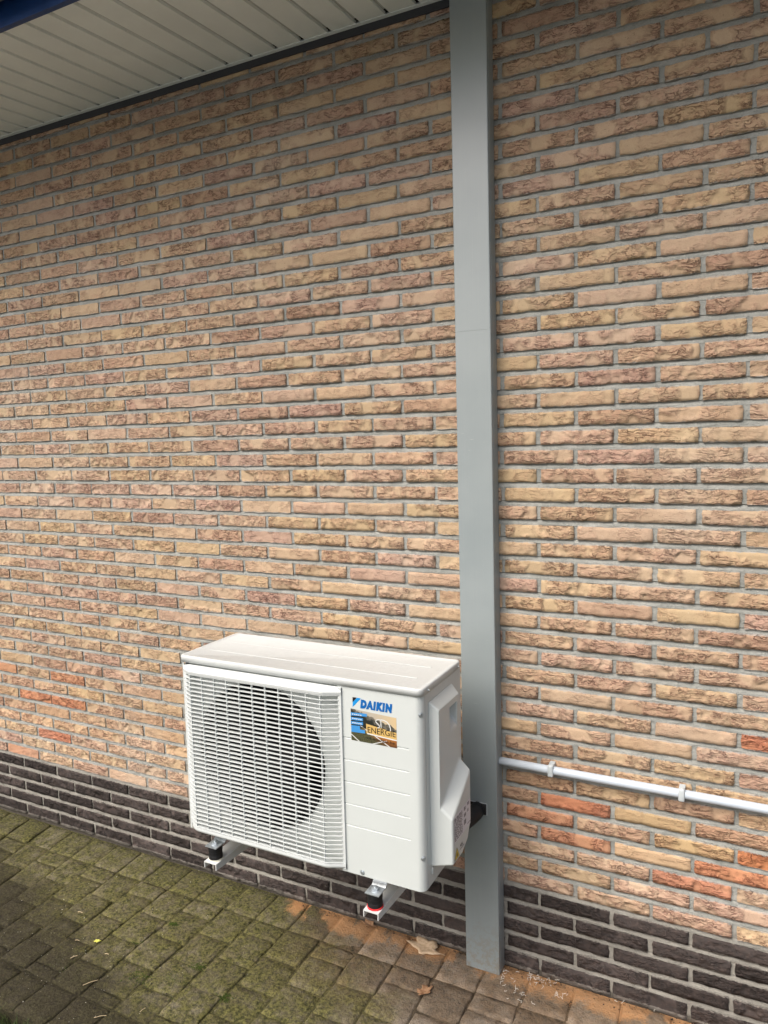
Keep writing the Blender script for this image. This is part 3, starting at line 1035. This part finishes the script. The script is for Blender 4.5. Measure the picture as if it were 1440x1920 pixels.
def slat_mesh():
    bm = bmesh.new()
    rows_ = []
    for x in gxs:
        f_ = gp(x)
        t = max(0, min(1, (x + 0.93) / 0.47))
        d = 0.0138 * (1 - t) + 0.0034 * t
        bk = min(f_ + d, -0.4995 + 0.0015)
        bk = max(f_ + d if x < -0.43 else f_ + 0.0045, f_ + 0.0035)
        th = 0.0011
        rows_.append([bm.verts.new(p) for p in ((x, f_, -th * 0.75), (x, f_, th * 0.75), (x, f_ + 0.002, th), (x, bk, th * 0.9), (x, bk, -th * 0.9), (x, f_ + 0.002, -th))])
    for a_, b_ in zip(rows_, rows_[1:]):
        for q in range(6):
            bm.faces.new((a_[q], a_[(q + 1) % 6], b_[(q + 1) % 6], b_[q]))
    bm.faces.new(rows_[0]); bm.faces.new(rows_[-1][::-1])
    bmesh.ops.recalc_face_normals(bm, faces=bm.faces)
    me = bpy.data.meshes.new("slat"); bm.to_mesh(me); bm.free()
    me.materials.append(GRILLW)
    return me


def frame_band(bm, prof_of_x, xs_):
    rows_ = [[bm.verts.new((x, y, z)) for y, z in prof_of_x(x)] for x in xs_]
    m_ = len(rows_[0])
    for a_, b_ in zip(rows_, rows_[1:]):
        for q in range(m_):
            bm.faces.new((a_[q], a_[(q + 1) % m_], b_[(q + 1) % m_], b_[q]))
    bm.faces.new(rows_[0]); bm.faces.new(rows_[-1][::-1])


bm = bmesh.new()
def cz(x, z):     # outline pulled in at the two left corners
    return max(0.0, (-0.935 - x)) * 0.9
fx = [-0.956] + gxs + [-0.404]
frame_band(bm, lambda x: [(-0.4975, 1.0405 - cz(x, 1) * 0.3), (-0.5000, 1.0400 - cz(x, 1) * 0.3), (gp(x) - 0.0012, 1.0290 - cz(x, 1) * 0.2), (gp(x) - 0.0018, 1.0275 - cz(x, 1) * 0.2), (gp(x) - 0.0006, 1.0205), (gp(x) + 0.006, 1.0205), (-0.4975, 1.0235)], fx)
frame_band(bm, lambda x: [(-0.4975, 0.541), (gp(x) + 0.006, 0.5420), (gp(x) - 0.0006, 0.5420), (gp(x) - 0.0012, 0.5345 + cz(x, 0)), (gp(x) + 0.001, 0.5300 + cz(x, 0)), (gp(x) + 0.005, 0.5265 + cz(x, 0)), (-0.5000, 0.5255 + cz(x, 0)), (-0.4975, 0.5255 + cz(x, 0))], fx)
# right upright and left edge
box(bm, -0.4145, -0.4040, -0.5026, -0.4972, 0.5262, 1.0398, 0.0012, 2)
vsl = []
for z, k_ in ((0.537, 0), (1.030, 1)):
    vsl.append([bm.verts.new((x, y, z)) for x, y in ((-0.9565, -0.4975), (-0.9565, -0.5000), (-0.951, -0.5022), (-0.944, -0.5022), (-0.944, -0.4975))])
for q in range(5):
    bm.faces.new((vsl[0][q], vsl[0][(q + 1) % 5], vsl[1][(q + 1) % 5], vsl[1][q]))
gframe = uo("grille_frame", bm, GRILLW)
sme = slat_mesh()
for i in range(NS):
    o = bpy.data.objects.new("grille_slat", sme)
    o.location = (-UL.x, -UL.y, GZ0 + i * sp_ - UL.z)
    COL.objects.link(o); o.parent = unit
bm = bmesh.new(); box(bm, -0.0010, 0.0010, 0.0, 0.0060, GZ0 - 0.004 - UL.z, GZ1 + 0.004 - UL.z)
bmesh.ops.recalc_face_normals(bm, faces=bm.faces)
rme = bpy.data.meshes.new("rib"); bm.to_mesh(rme); bm.free(); rme.materials.append(GRILLW)
RIBX = [-0.9145 + 0.0455 * i for i in range(11)]
for x in RIBX:
    o = bpy.data.objects.new("grille_rib", rme)
    o.location = (x - UL.x, gp(x) + 0.0012 - UL.y, 0)
    COL.objects.link(o); o.parent = unit

# moulded cover over the valves, with a hand recess
A = [(-0.1705, y, z) for y, z in ((-0.454, 1.021), (-0.290, 1.021), (-0.290, 0.61), (-0.355, 0.566), (-0.454, 0.566))]
B = [(-0.1450, y, z) for y, z in ((-0.4445, 0.996), (-0.299, 0.996), (-0.299, 0.813), (-0.4445, 0.731))]
C = [(-0.1120, y, z) for y, z in ((-0.4405, 0.702), (-0.304, 0.785), (-0.304, 0.640), (-0.330, 0.596), (-0.372, 0.576), (-0.4405, 0.576))]
bm = bmesh.new()
a = [bm.verts.new(p) for p in A]; b = [bm.verts.new(p) for p in B]; c = [bm.verts.new(p) for p in C]
hy0, hy1, hz0, hz1 = -0.3680, -0.3170, 0.9120, 0.9780
hv = [bm.verts.new((-0.1450, y, z)) for y, z in ((hy0, hz1), (hy1, hz1), (hy1, hz0), (hy0, hz0))]
hi = [bm.verts.new(p) for p in ((-0.1685, hy0 + 0.003, hz1 - 0.002), (-0.1685, hy1 - 0.003, hz1 - 0.002), (-0.1685, hy1 - 0.003, hz0 + 0.030), (-0.1685, hy0 + 0.003, hz0 + 0.030))]
for f in ((a[0], a[1], b[1], b[0]), (b[0], b[1], hv[1], hv[0]), (b[1], b[2], hv[2], hv[1]), (b[2], b[3], hv[3], hv[2]), (b[3], b[0], hv[0], hv[3]),
          (hv[0], hv[1], hi[1], hi[0]), (hv[1], hv[2], hi[2], hi[1]), (hv[2], hv[3], hi[3], hi[2]), (hv[3], hv[0], hi[0], hi[3]), (hi[0], hi[1], hi[2], hi[3]),
          (b[3], b[2], c[1], c[0]), (c[0], c[1], c[2], c[3], c[4], c[5]), (a[0], b[0], b[3], a[4]), (b[3], c[0], c[5], a[4]),
          (a[1], a[2], c[2], c[1], b[2], b[1]), (a[4], c[5], c[4], a[3]), (a[3], c[4], c[3]), (a[3], c[3], a[2]), (a[2], c[3], c[2]), (a[0], a[4], a[3], a[2], a[1])):
    bm.faces.new(f)
vc = uo("valve_cover", bm, WHITE, bev=0.0055, seg=3)

# screws
def screw(p, axis, r=0.0062):
    bm = bmesh.new()
    p = Vector(p); ax = Vector(axis).normalized()
    cyl(bm, p - ax * 0.001, ax, r, 0.0016, 16)
    cyl(bm, p + ax * 0.0004, ax, r * 0.62, 0.0028, 12)
    o = uo("screw", bm, [ZINC], False)
    bm = bmesh.new()
    u = ax.cross(Vector((0, 0, 1))).normalized(); v = ax.cross(u)
    q = p + ax * 0.0031
    for w_ in (u, v):
        k_ = u if w_ is v else v
        vs_ = [bm.verts.new(q + w_ * s * r * 0.5 + k_ * t_ * r * 0.1) for s, t_ in ((-1, -1), (1, -1), (1, 1), (-1, 1))]
        bm.faces.new(vs_)
        q = q + ax * 0.0001
    uo("screw_slot", bm, HOLE, False, None)
for p, ax in (((-0.3560, -0.4968, 0.5275), (0, -1, 0)), ((-0.1755, -0.4905, 0.996), (0.75, -0.66, 0)), ((-0.1755, -0.4905, 0.609), (0.75, -0.66, 0)),
              ((-0.1670, -0.4600, 1.0525), (1, 0, 0)), ((-0.1670, -0.2460, 1.0525), (1, 0, 0))):
    screw(p, ax, 0.0072 if p[2] < 1.04 else 0.004)

# ------------- prints on the unit
def flat(name, color, rough=0.4):
    m = NT(name)
    return m.set(color, rough, None, None, 0.4)


def textmesh(s, size, mat, fn, offset=0.0, shear=0.0, spc=1.0):
    """lettering as a mesh; fn maps (u,v) in text space to a world point"""
    cu = bpy.data.curves.new("lettering", 'FONT')
    cu.body = s; cu.size = size; cu.offset = offset; cu.shear = shear; cu.resolution_u = 3; cu.space_character = spc
    to = bpy.data.objects.new("lettering", cu)
    COL.objects.link(to)
    dg = bpy.context.evaluated_depsgraph_get(); dg.update()
    me = bpy.data.meshes.new_from_object(to.evaluated_get(dg))
    bpy.data.objects.remove(to)
    w = max((v.co.x for v in me.vertices), default=1)
    for v in me.vertices:
        v.co = fn(v.co.x / w, v.co.y / size) - UL
    me.materials.clear()
    return finish("lettering", me, mat, unit)


PY = UYF - 0.0004
SX0, SX1, SZ0, SZ1 = -0.3780, -0.2425, 0.8985, 0.9858


def poly(name, pts, mat, layer, parent=None):
    V = [Vector((x, PY - 0.00016 * layer, z)) - UL for x, z in pts]
    o = obj(name, V, [tuple(range(len(V)))], mat, parent or unit)
    return o


BLUE, INK, SKYB = flat("print_blue", (0.0, 0.105, 0.36)), flat("print_ink", (0.006, 0.006, 0.008)), flat("print_cyan", (0.01, 0.25, 0.60))
PALEB = flat("print_pale_blue", (0.045, 0.24, 0.55)); WHP = flat("print_white", (0.62, 0.63, 0.61))
def u2(u, v): return (SX0 + (SX1 - SX0) * u, SZ0 + (SZ1 - SZ0) * v)


def landscape():
    m = NT("print_landscape")
    p = m.pos(); x, y, z = m.sep(p)
    u = m.map(x, SX0, SX1, 0, 1, False); v = m.map(z, SZ0, SZ1, 0, 1, False)
    n = m.noise(p, 60, 4, 0.6); nf = m.noise(p, 420, 3, 0.6)
    skyc = m.ramp(u, [(0.0, (0.36, 0.33, 0.28)), (0.5, (0.42, 0.37, 0.29)), (1.0, (0.56, 0.42, 0.23))])
    ridge = m.math('ADD', m.math('MULTIPLY', m.math('SUBTRACT', 0.5, u), 0.45), m.math('MULTIPLY_ADD', n, 0.35, 0.55))
    far = m.mix(m.map(m.noise(p, 110, 4), 0.35, 0.65), (0.04, 0.042, 0.036), (0.15, 0.135, 0.105))
    near = m.mix(n, (0.004, 0.006, 0.006), (0.028, 0.032, 0.024))
    c = m.mix(m.map(m.math('SUBTRACT', v, m.math('ADD', ridge, 0.08)), -0.02, 0.02), far, skyc)
    c = m.mix(m.map(m.math('SUBTRACT', v, m.math('SUBTRACT', ridge, m.math('MULTIPLY', u, 0.12))), -0.03, 0.03), near, c)
    fieldg = m.mix(m.map(nf, 0.35, 0.65), (0.018, 0.026, 0.013), (0.11, 0.10, 0.045))
    fieldr = m.ramp(v, [(0.0, (0.09, 0.035, 0.012)), (0.22, (0.34, 0.13, 0.03)), (0.40, (0.58, 0.34, 0.09))])
    f = m.mix(m.map(m.math('ADD', u, m.math('MULTIPLY', v, 0.9)), 0.55, 0.95), fieldg, fieldr)
    c = m.mix(m.map(m.math('SUBTRACT', v, 0.44), -0.012, 0.012), f, c)
    return m.set(c, 0.35, None, None, 0.4)


st = poly("sticker", [u2(0, 0), u2(1, 0), u2(1, 0.93), u2(0, 1.0)], landscape(), 0)
st['label'] = "landscape photo sticker with SD ENERGIE lettering"
for pts, mt, ly in (
        ([(-0.3715, 1.0180), (-0.3715, 1.0040), (-0.3585, 1.0180)], INK, 0),
        ([(-0.3715, 0.9905), (-0.3715, 1.0035), (-0.3575, 1.0180), (-0.3455, 1.0180)], SKYB, 0),
        ([u2(0, .88), u2(0, .78), u2(.36, .82), u2(.36, .91)], PALEB, 1), ([u2(0, .73), u2(0, .64), u2(.27, .66), u2(.27, .75)], PALEB, 1),
        ([u2(0, .60), u2(0, .51), u2(.27, .53), u2(.27, .62)], PALEB, 1), ([u2(0, .47), u2(0, .26), u2(.31, .28), u2(.31, .38), u2(.2, .38), u2(.2, .49)], PALEB, 1),
        ([u2(.34, .60), u2(.34, .30), u2(1, .24), u2(1, .47), u2(.62, .54)], flat("print_gold", (0.56, 0.37, 0.12)), 1),
        ([u2(0, .20), u2(0, .17), u2(.16, 0), u2(.19, 0)], WHP, 1), ([u2(.36, .31), u2(.36, .275), u2(1, .22), u2(1, .255)], WHP, 2),
        ([u2(.50, .27), u2(.53, .27), u2(.86, 0), u2(.82, 0)], WHP, 2), ([u2(.46, 0), u2(.51, 0), u2(.80, .17), u2(.77, .17)], WHP, 2),
        ([u2(.20, .50), u2(.24, .50), u2(.36, .36), u2(.36, .40)], WHP, 2)):
    poly("sticker_print", pts, mt, ly)


for k_ in range(3):                      # small print on the blue bars
    for q_ in range(5):
        a_ = 0.03 + q_ * 0.045
        poly("sticker_print", [u2(a_, .845 - .135 * k_), u2(a_, .815 - .135 * k_), u2(a_ + .03, .818 - .135 * k_), u2(a_ + .03, .848 - .135 * k_)], WHP, 2)


def stroke(pts, w, mat, layer):
    V, F = [], []
    for i, (x, z) in enumerate(pts):
        a_ = Vector(pts[max(0, i - 1)]); b_ = Vector(pts[min(len(pts) - 1, i + 1)])
        d = (b_ - a_).normalized(); nn = Vector((-d.y, d.x)) * w / 2
        V += [Vector((x + nn.x, PY - 0.00016 * layer, z + nn.y)) - UL, Vector((x - nn.x, PY - 0.00016 * layer, z - nn.y)) - UL]
    for i in range(len(pts) - 1):
        F.append((2 * i, 2 * i + 1, 2 * i + 3, 2 * i + 2))
    return obj("sticker_print", V, F, mat, unit)


# the S and D drawn with one white line
S_ = [u2(.82, .74)] * 0 + [u2(.66, .79), u2(.60, .79), u2(.555, .755), u2(.56, .70), u2(.60, .65), u2(.635, .60), u2(.63, .55), u2(.59, .53)]
stroke(S_, 0.0026, WHP, 3)
stroke([u2(.665, .80), u2(.67, .55)], 0.0026, WHP, 3)
stroke([u2(.665, .80), u2(.73, .80), u2(.80, .76), u2(.85, .68), u2(.87, .58), u2(.872, .50)], 0.0026, WHP, 3)
textmesh("DAIKIN", 0.03, BLUE, lambda u, v: Vector((-0.3478 + 0.0945 * u, PY - 0.0003, 0.9935 + 0.0205 * v / 0.73)), 0.0028, 0.15, 1.30)
textmesh("ENERGIE", 0.03, INK, lambda u, v: Vector((u2(.36 + .62 * u, 0)[0], PY - 0.0006, u2(0, .335 + .19 * v / 0.73)[1])), 0.0, 0.0)
textmesh("sd-energie.be", 0.03, INK, lambda u, v: Vector((u2(.34 + .62 * u, 0)[0], PY - 0.0006, u2(0, .13 - .03 * u + .085 * v / 0.73)[1])))

# rating plate and warning mark on the valve cover
LX = -0.1114
def lq(name, pts, mat, ly=0):
    V = [Vector((LX + 0.00015 * ly, y, z)) - UL for y, z in pts]
    return obj(name, V, [tuple(range(len(V)))], mat, unit)
GREYP, PLATE = flat("print_grey", (0.035, 0.033, 0.045)), flat("rating_plate_film", (0.60, 0.595, 0.63))
lq("rating_plate", [(-0.432, 0.626), (-0.316, 0.640), (-0.316, 0.742), (-0.432, 0.700)] if False else [(-0.4330, 0.632), (-0.3120, 0.632), (-0.3120, 0.706), (-0.4330, 0.706)], PLATE)
rl = random.Random(5)
V, F = [], []
def lrect(y0, y1, z0, z1):
    b_ = len(V)
    for y, z in ((y0, z0), (y1, z0), (y1, z1), (y0, z1)): V.append(Vector((LX + 0.0002, y, z)) - UL)
    F.append((b_, b_ + 1, b_ + 2, b_ + 3))
for i in range(13):
    z = 0.6995 - i * 0.0050
    y = -0.431
    while y < -0.375:
        w_ = rl.uniform(0.004, 0.016)
        lrect(y, min(y + w_, -0.373), z - (0.0028 if i else 0.0034), z)
        y += w_ + rl.uniform(0.0015, 0.005)
for (y, z, w_, h_) in ((-0.362, 0.690, 0.014, 0.010), (-0.362, 0.672, 0.016, 0.010), (-0.362, 0.650, 0.016, 0.014), (-0.336, 0.694, 0.014, 0.009), (-0.336, 0.676, 0.010, 0.008), (-0.336, 0.640, 0.020, 0.003)):
    for k in range(4):
        lrect(y + rl.uniform(0, 0.001), y + w_, z + h_ * k / 4, z + h_ * (k + 0.72) / 4)
obj("plate_lettering", V, F, GREYP, unit)
YEL = flat("warning_yellow", (0.62, 0.47, 0.01))
lq("warning_sign", [(-0.4330, 0.585), (-0.3990, 0.585), (-0.4160, 0.616)], INK, 1)
lq("warning_sign_face", [(-0.4305, 0.5865), (-0.4015, 0.5865), (-0.4160, 0.6130)], YEL, 2)
lq("warning_flame", [(-0.4195, 0.5895), (-0.4125, 0.5895), (-0.4110, 0.5950), (-0.4150, 0.6035), (-0.4200, 0.5960)], INK, 3)
textmesh("A2L", 0.02, GREYP, lambda u, v: Vector((LX + 0.0004, -0.394 + 0.022 * u, 0.6035 + 0.011 * v)), 0.0006)
lq("plate_line", [(-0.394, 0.5965), (-0.362, 0.5965), (-0.362, 0.5985), (-0.394, 0.5985)], GREYP, 1)

# mounting feet of the unit
for fxx in (-0.8600, -0.3130):
    bm = bmesh.new()
    w_ = 0.021
    pr = [(-0.527, 0.4905), (-0.486, 0.4905), (-0.476, 0.497), (-0.470, 0.5165), (-0.420, 0.5165), (-0.420, 0.5185), (-0.4715, 0.5185), (-0.4785, 0.499), (-0.4870, 0.4930), (-0.527, 0.4930)]
    va = [[bm.verts.new((fxx + s * w_, y, z)) for y, z in pr] for s in (-1, 1)]
    L_ = len(pr)
    for q in range(L_):
        bm.faces.new((va[0][q], va[0][(q + 1) % L_], va[1][(q + 1) % L_], va[1][q]))
    bm.faces.new(va[0]); bm.faces.new(va[1][::-1])
    foot = uo("mounting_foot", bm, ZINC)
    bm = bmesh.new()
    cyl(bm, (fxx, -0.505, 0.4929), (0, 0, 1), 0.0125, 0.0015, 20)
    cyl(bm, (fxx, -0.505, 0.4944), (0, 0, 1), 0.0095, 0.0065, 6)
    cyl(bm, (fxx, -0.505, 0.5009), (0, 0, 1), 0.0045, 0.004, 12)
    uo("bolt", bm, ZINC)
    # rear foot, on its own damper
    bm = bmesh.new(); box(bm, fxx - w_, fxx + w_, -0.290, -0.215, 0.4905, 0.4930); box(bm, fxx - w_, fxx + w_, -0.262, -0.2245, 0.4930, 0.5186)
    uo("mounting_foot", bm, ZINC)

# ---------------------------------------------------------------- wall brackets
def bracket(cx, washer, label):
    t = thing("wall_bracket", label, "bracket", (cx, 0, 0.40), "white bracket arms carrying the outdoor unit")
    bm = bmesh.new()
    w_, th, yo = 0.0228, 0.0025, -0.532
    zt = 0.4465 - 0.40
    def seg(x0, x1, zlow_front, zlow_back):
        vs = [bm.verts.new(p) for p in ((x0, yo, zlow_front), (x1, yo, zlow_front), (x1, -0.003, zlow_back), (x0, -0.003, zlow_back), (x0, yo, zt), (x1, yo, zt), (x1, -0.003, zt), (x0, -0.003, zt))]
        for f in ((0, 3, 2, 1), (4, 5, 6, 7), (0, 1, 5, 4), (1, 2, 6, 5), (2, 3, 7, 6), (3, 0, 4, 7)):
            bm.faces.new([vs[i] for i in f])
    seg(-w_, w_, zt - th, zt - th)
    zt -= th
    seg(-w_, -w_ + th, 0.4275 - 0.40, 0.395 - 0.40)
    seg(w_ - th, w_, 0.4275 - 0.40, 0.395 - 0.40)
    bobj("arm", bm, BRACKW, t)
    bm = bmesh.new(); box(bm, -0.024, 0.024, -0.008, -0.003, 0.392 - 0.40, 0.60 - 0.40)
    bobj("wall_plate", bm, BRACKW, t)
    for yy in (-0.505, -0.252):
        bm = bmesh.new()
        z0_, z1_ = 0.4465 - 0.40, 0.4905 - 0.40
        tube(bm, [(0, yy, z0_ + 0.005), (0, yy, z0_ + 0.014), (0, yy, z0_ + 0.016), (0, yy, z0_ + 0.026), (0, yy, z0_ + 0.028), (0, yy, z1_ - 0.001), (0, yy, z1_)], [0.0210, 0.0210, 0.0203, 0.0203, 0.0210, 0.0210, 0.0200], 28)
        o = bobj("rubber_damper", bm, RUBBER, t, False)
        bm = bmesh.new()
        cyl(bm, (0, yy, z0_), (0, 0, 1), 0.0222, 0.005, 28)
        bobj("washer", bm, washer, t)
    return t


bracket(-0.8600, CREAM, "white channel bracket under the grille end of the unit, cream washer below its rubber")
bracket(-0.3145, RED, "white channel bracket nearest the grey duct, red washer below its black rubber")

# ---------------------------------------------------------------- things lying on the pavement
def leaf(name, cx, cy, size, rot, mat, label, seed, curl=0.35, kind='oak'):
    rr = random.Random(seed)
    bm = bmesh.new()
    n = 26
    outline = []
    for i in range(n):
        a = 2 * math.pi * i / n
        lob = 1 + 0.22 * math.cos(5 * a + 0.6) + 0.10 * math.cos(9 * a) + rr.uniform(-0.10, 0.10)
        outline.append((lob * math.cos(a) * size * 0.55, lob * math.sin(a) * size * 0.36))
    rings_ = []
    for f_ in (1.0, 0.62, 0.28):
        ring = []
        for (x, y) in outline:
            xx, yy = x * f_, y * f_
            z = 0.004 + curl * (abs(yy) ** 1.35) * 1.6 + 0.30 * curl * (xx / size) ** 2 * size + rr.uniform(0, 0.0016)
            ring.append(bm.verts.new((xx, yy, z)))
        rings_.append(ring)
    cen = bm.verts.new((0, 0, 0.0045))
    for a_, b_ in zip(rings_, rings_[1:]):
        for q in range(n):
            bm.faces.new((a_[q], a_[(q + 1) % n], b_[(q + 1) % n], b_[q]))
    for q in range(n):
        bm.faces.new((rings_[-1][q], rings_[-1][(q + 1) % n], cen))
    tube(bm, [(size * 0.50, 0, 0.006), (size * 0.66, size * 0.03, 0.008), (size * 0.80, size * 0.10, 0.004)], 0.0009, 5)
    o = bobj(name, bm, mat, None, True)
    o.location = (cx, cy, gz(cx))
    o.rotation_euler = (0, 0, rot)
    md = o.modifiers.new("thickness", 'SOLIDIFY'); md.thickness = 0.0006
    return tag(o, label, "leaf")


def leaf_material(name, c1, c2):
    m = NT(name)
    p = m.pos()
    n = m.noise(p, 90, 4, 0.6)
    v = m.noise(m.vmath('MULTIPLY', p, (160.0, 40.0, 40.0)), 1.0, 2)
    c = m.mix(m.map(n, 0.3, 0.7), c1, c2)
    c = m.mix(m.map(v, 0.58, 0.7, 0, 0.4), c, m.mix(1.0, c, (0.6, 0.5, 0.4), 'MULTIPLY'))
    return m.set(c, 0.7, m.bump(n, 0.4, 0.002), None, 0.3)


DRY = leaf_material("dry_leaf", (0.50, 0.35, 0.215), (0.68, 0.51, 0.34))
BROWN = leaf_material("brown_leaf", (0.20, 0.095, 0.045), (0.42, 0.26, 0.15))
YLEAF = leaf_material("yellow_leaf", (0.55, 0.55, 0.08), (0.70, 0.68, 0.16))
leaf("dry_leaf", -0.382, -0.036, 0.098, R(-15), DRY, "large dry tan leaf on the paving against the plinth beside the duct", 4, 0.22)
leaf("dry_leaf", -0.302, -0.222, 0.046, R(60), BROWN, "small crumpled brown leaf lying on the pavers in front of the duct", 9, 0.9)
leaf("dry_leaf", -0.610, -0.012, 0.044, R(-12), BROWN, "small curled brown leaf against the plinth under the red washer", 12, 0.9)
leaf("fallen_leaf", -1.425, -0.486, 0.018, R(20), YLEAF, "tiny yellow leaf on the mossy dark pavers", 15, 0.6)

# pale plastic shavings by the foot of the duct
rs = random.Random(21)
bm = bmesh.new()
def curlbit(cx, cy, L_, zz=0.004):
    a = rs.uniform(0, 6.28); k = rs.uniform(-130, 130)
    pts = []; x, y = cx, cy
    for i in range(6):
        pts.append((x, y, gz(x) + zz + rs.uniform(0, 0.004)))
        x += math.cos(a) * L_ / 5; y += math.sin(a) * L_ / 5; a += k * L_ / 5
    tube(bm, pts, 0.0006, 4)
for (cx, cy, sx, sy, cnt) in ((-0.085, -0.072, 0.022, 0.010, 5), (-0.035, -0.105, 0.024, 0.016, 13), (-0.000, -0.022, 0.034, 0.012, 30), (0.075, -0.065, 0.02, 0.008, 8), (-0.11, -0.035, 0.01, 0.012, 6), (0.25, -0.02, 0.05, 0.008, 3)):
    for _ in range(cnt):
        curlbit(cx + rs.gauss(0, sx), min(-0.006, cy + rs.gauss(0, sy)), rs.uniform(0.006, 0.018))
tag(bobj("plastic_shavings", bm, plain("pale_shavings", (0.72, 0.68, 0.60), 0.6), None, False), "scattered pale plastic shavings on the paving at the foot of the duct", "shavings", None, 'stuff')

# crumbs, grit and bits of twig over the paving
def grit(name, mat, count, seed, region, smin, smax, label):
    rr = random.Random(seed)
    V, F = [], []
    k = 0
    while k < count:
        x, y = region(rr)
        if not (-3.0 < x < 1.6 and -0.82 < y < -0.004): continue
        k += 1
        s = rr.uniform(smin, smax) * (1 if rr.random() < 0.9 else 1.7)
        b_ = len(V)
        z = gz(x) + 0.001
        a = rr.uniform(0, 6.28)
        ca, sa = math.cos(a), math.sin(a)
        for dx_, dy_, dz_ in ((-1, 0, 0), (0, -0.7, 0.1), (1.1, 0, 0), (0.1, 0.8, 0), (0, 0.05, 0.9), (0, 0, -0.7)):
            j = rr.uniform(0.7, 1.25)
            V.append((x + (dx_ * ca - dy_ * sa) * s * j, y + (dx_ * sa + dy_ * ca) * s * j, z + dz_ * s * 0.7))
        for f in ((0, 1, 4), (1, 2, 4), (2, 3, 4), (3, 0, 4), (1, 0, 5), (2, 1, 5), (3, 2, 5), (0, 3, 5)):
            F.append(tuple(b_ + i for i in f))
    o = obj(name, V, F, mat)
    return tag(o, label, name.replace('_', ' '), None, 'stuff')


PALEG = plain("pale_grit", (0.45, 0.43, 0.36), 0.8)
DARKG = plain("dark_crumbs", (0.022, 0.016, 0.011), 0.9)
grit("stone_grit", PALEG, 420, 31, lambda r_: (r_.uniform(-2.4, 0.5) if r_.random() < 0.45 else r_.gauss(-1.45, 0.22), -abs(r_.gauss(0, 0.35)) if r_.random() < 0.5 else r_.gauss(-0.62, 0.15)), 0.0007, 0.0017, "pale grit strewn over the paving")
def darkreg(r_):
    q = r_.random()
    if q < 0.35: return r_.uniform(-2.5, 0.6), -abs(r_.gauss(0, 0.018)) - 0.004
    if q < 0.72: return r_.gauss(-1.48, 0.24), r_.gauss(-0.60, 0.13)
    if q < 0.78: return r_.gauss(-1.372, 0.016), r_.gauss(-0.385, 0.012)
    if q < 0.84: return r_.gauss(0.13, 0.012), r_.gauss(-0.085, 0.010)
    return r_.uniform(-2.4, 0.6), r_.uniform(-0.8, 0)
grit("soil_crumbs", DARKG, 2600, 33, darkreg, 0.0008, 0.0026, "dark soil crumbs along the plinth and on the pavers")

bm = bmesh.new()
rt = random.Random(8)
def twig(x, y, L_, a, r_=0.0016):
    tube(bm, [(x, y, gz(x) + 0.004), (x + math.cos(a) * L_ * 0.5, y + math.sin(a) * L_ * 0.5, gz(x) + 0.006), (x + math.cos(a) * L_, y + math.sin(a) * L_, gz(x) + 0.004)], r_, 5)
for x, y, L_, a in ((-1.30, -0.655, 0.045, R(55)), (-1.44, -0.585, 0.022, R(60)), (-1.50, -0.515, 0.016, R(20)), (-1.62, -0.40, 0.02, R(10)), (-1.16, -0.735, 0.035, R(40)), (-1.05, -0.66, 0.02, R(80)), (-1.35, -0.52, 0.014, R(15))):
    twig(x, y, L_, a, rt.uniform(0.0009, 0.0015))
tag(bobj("twig_litter", bm, plain("straw_twig", (0.42, 0.33, 0.20), 0.8), None, False), "short pale twigs and straw bits on the mossy pavers", "twigs", None, 'stuff')

# grass and moss along the outer edge of the paving
def blades():
    rr = random.Random(17)
    V, F = [], []
    for _ in range(9000):
        x = rr.uniform(-2.6, 0.8); y = -0.826 - abs(rr.gauss(0, 0.22))
        z = gz(x) - 0.045
        a = rr.uniform(0, 6.28); L_ = rr.uniform(0.025, 0.07); w_ = rr.uniform(0.001, 0.0022)
        lean = rr.uniform(0.1, 0.7)
        dx_, dy_ = math.cos(a), math.sin(a)
        b_ = len(V)
        V += [(x - dy_ * w_, y + dx_ * w_, z), (x + dy_ * w_, y - dx_ * w_, z), (x + dx_ * L_ * lean * 0.4 + dy_ * w_ * 0.7, y + dy_ * L_ * lean * 0.4 - dx_ * w_ * 0.7, z + L_ * 0.6),
              (x + dx_ * L_ * lean * 0.4 - dy_ * w_ * 0.7, y + dy_ * L_ * lean * 0.4 + dx_ * w_ * 0.7, z + L_ * 0.6), (x + dx_ * L_ * lean, y + dy_ * L_ * lean, z + L_)]
        F += [(b_, b_ + 1, b_ + 2, b_ + 3), (b_ + 3, b_ + 2, b_ + 4)]
    return obj("grass", V, F, plain("grass_blade", (0.055, 0.085, 0.022), 0.6, 0, 0.3, 0.35, 0, 25))
tag(blades(), "short grass beyond the outer edge of the paving", "grass", None, 'stuff')

# moss cushions in the joints at the left
def moss():
    rr = random.Random(5)
    V, F = [], []
    spots = [(-1.475, -0.60, 0.030), (-1.385, -0.625, 0.022), (-1.06, -0.50, 0.026), (-1.02, -0.43, 0.02), (-1.30, -0.42, 0.012), (-0.95, -0.57, 0.03), (-1.16, -0.55, 0.03), (-1.25, -0.30, 0.01), (-1.2, -0.46, 0.014), (-0.86, -0.50, 0.016)]
    for k in range(1700):
        cx, cy, s = rr.choice(spots)
        x, y = cx + rr.gauss(0, s * 0.8), cy + rr.gauss(0, s * 0.55)
        z = gz(x) - 0.001
        q = rr.uniform(0.0010, 0.0024)
        b_ = len(V)
        for dx_, dy_, dz_ in ((-1, -0.6, 0), (1, -0.6, 0), (0, 1, 0), (rr.uniform(-.4, .4), rr.uniform(-.4, .4), 1.1)):
            V.append((x + dx_ * q, y + dy_ * q, z + dz_ * q))
        F += [(b_, b_ + 1, b_ + 3), (b_ + 1, b_ + 2, b_ + 3), (b_ + 2, b_, b_ + 3)]
    return obj("moss", V, F, plain("moss_green", (0.040, 0.058, 0.010), 0.9, 0, 0.2, 0.5, 0, 120))
tag(moss(), "low green moss cushions in the joints of the paving", "moss", None, 'stuff')
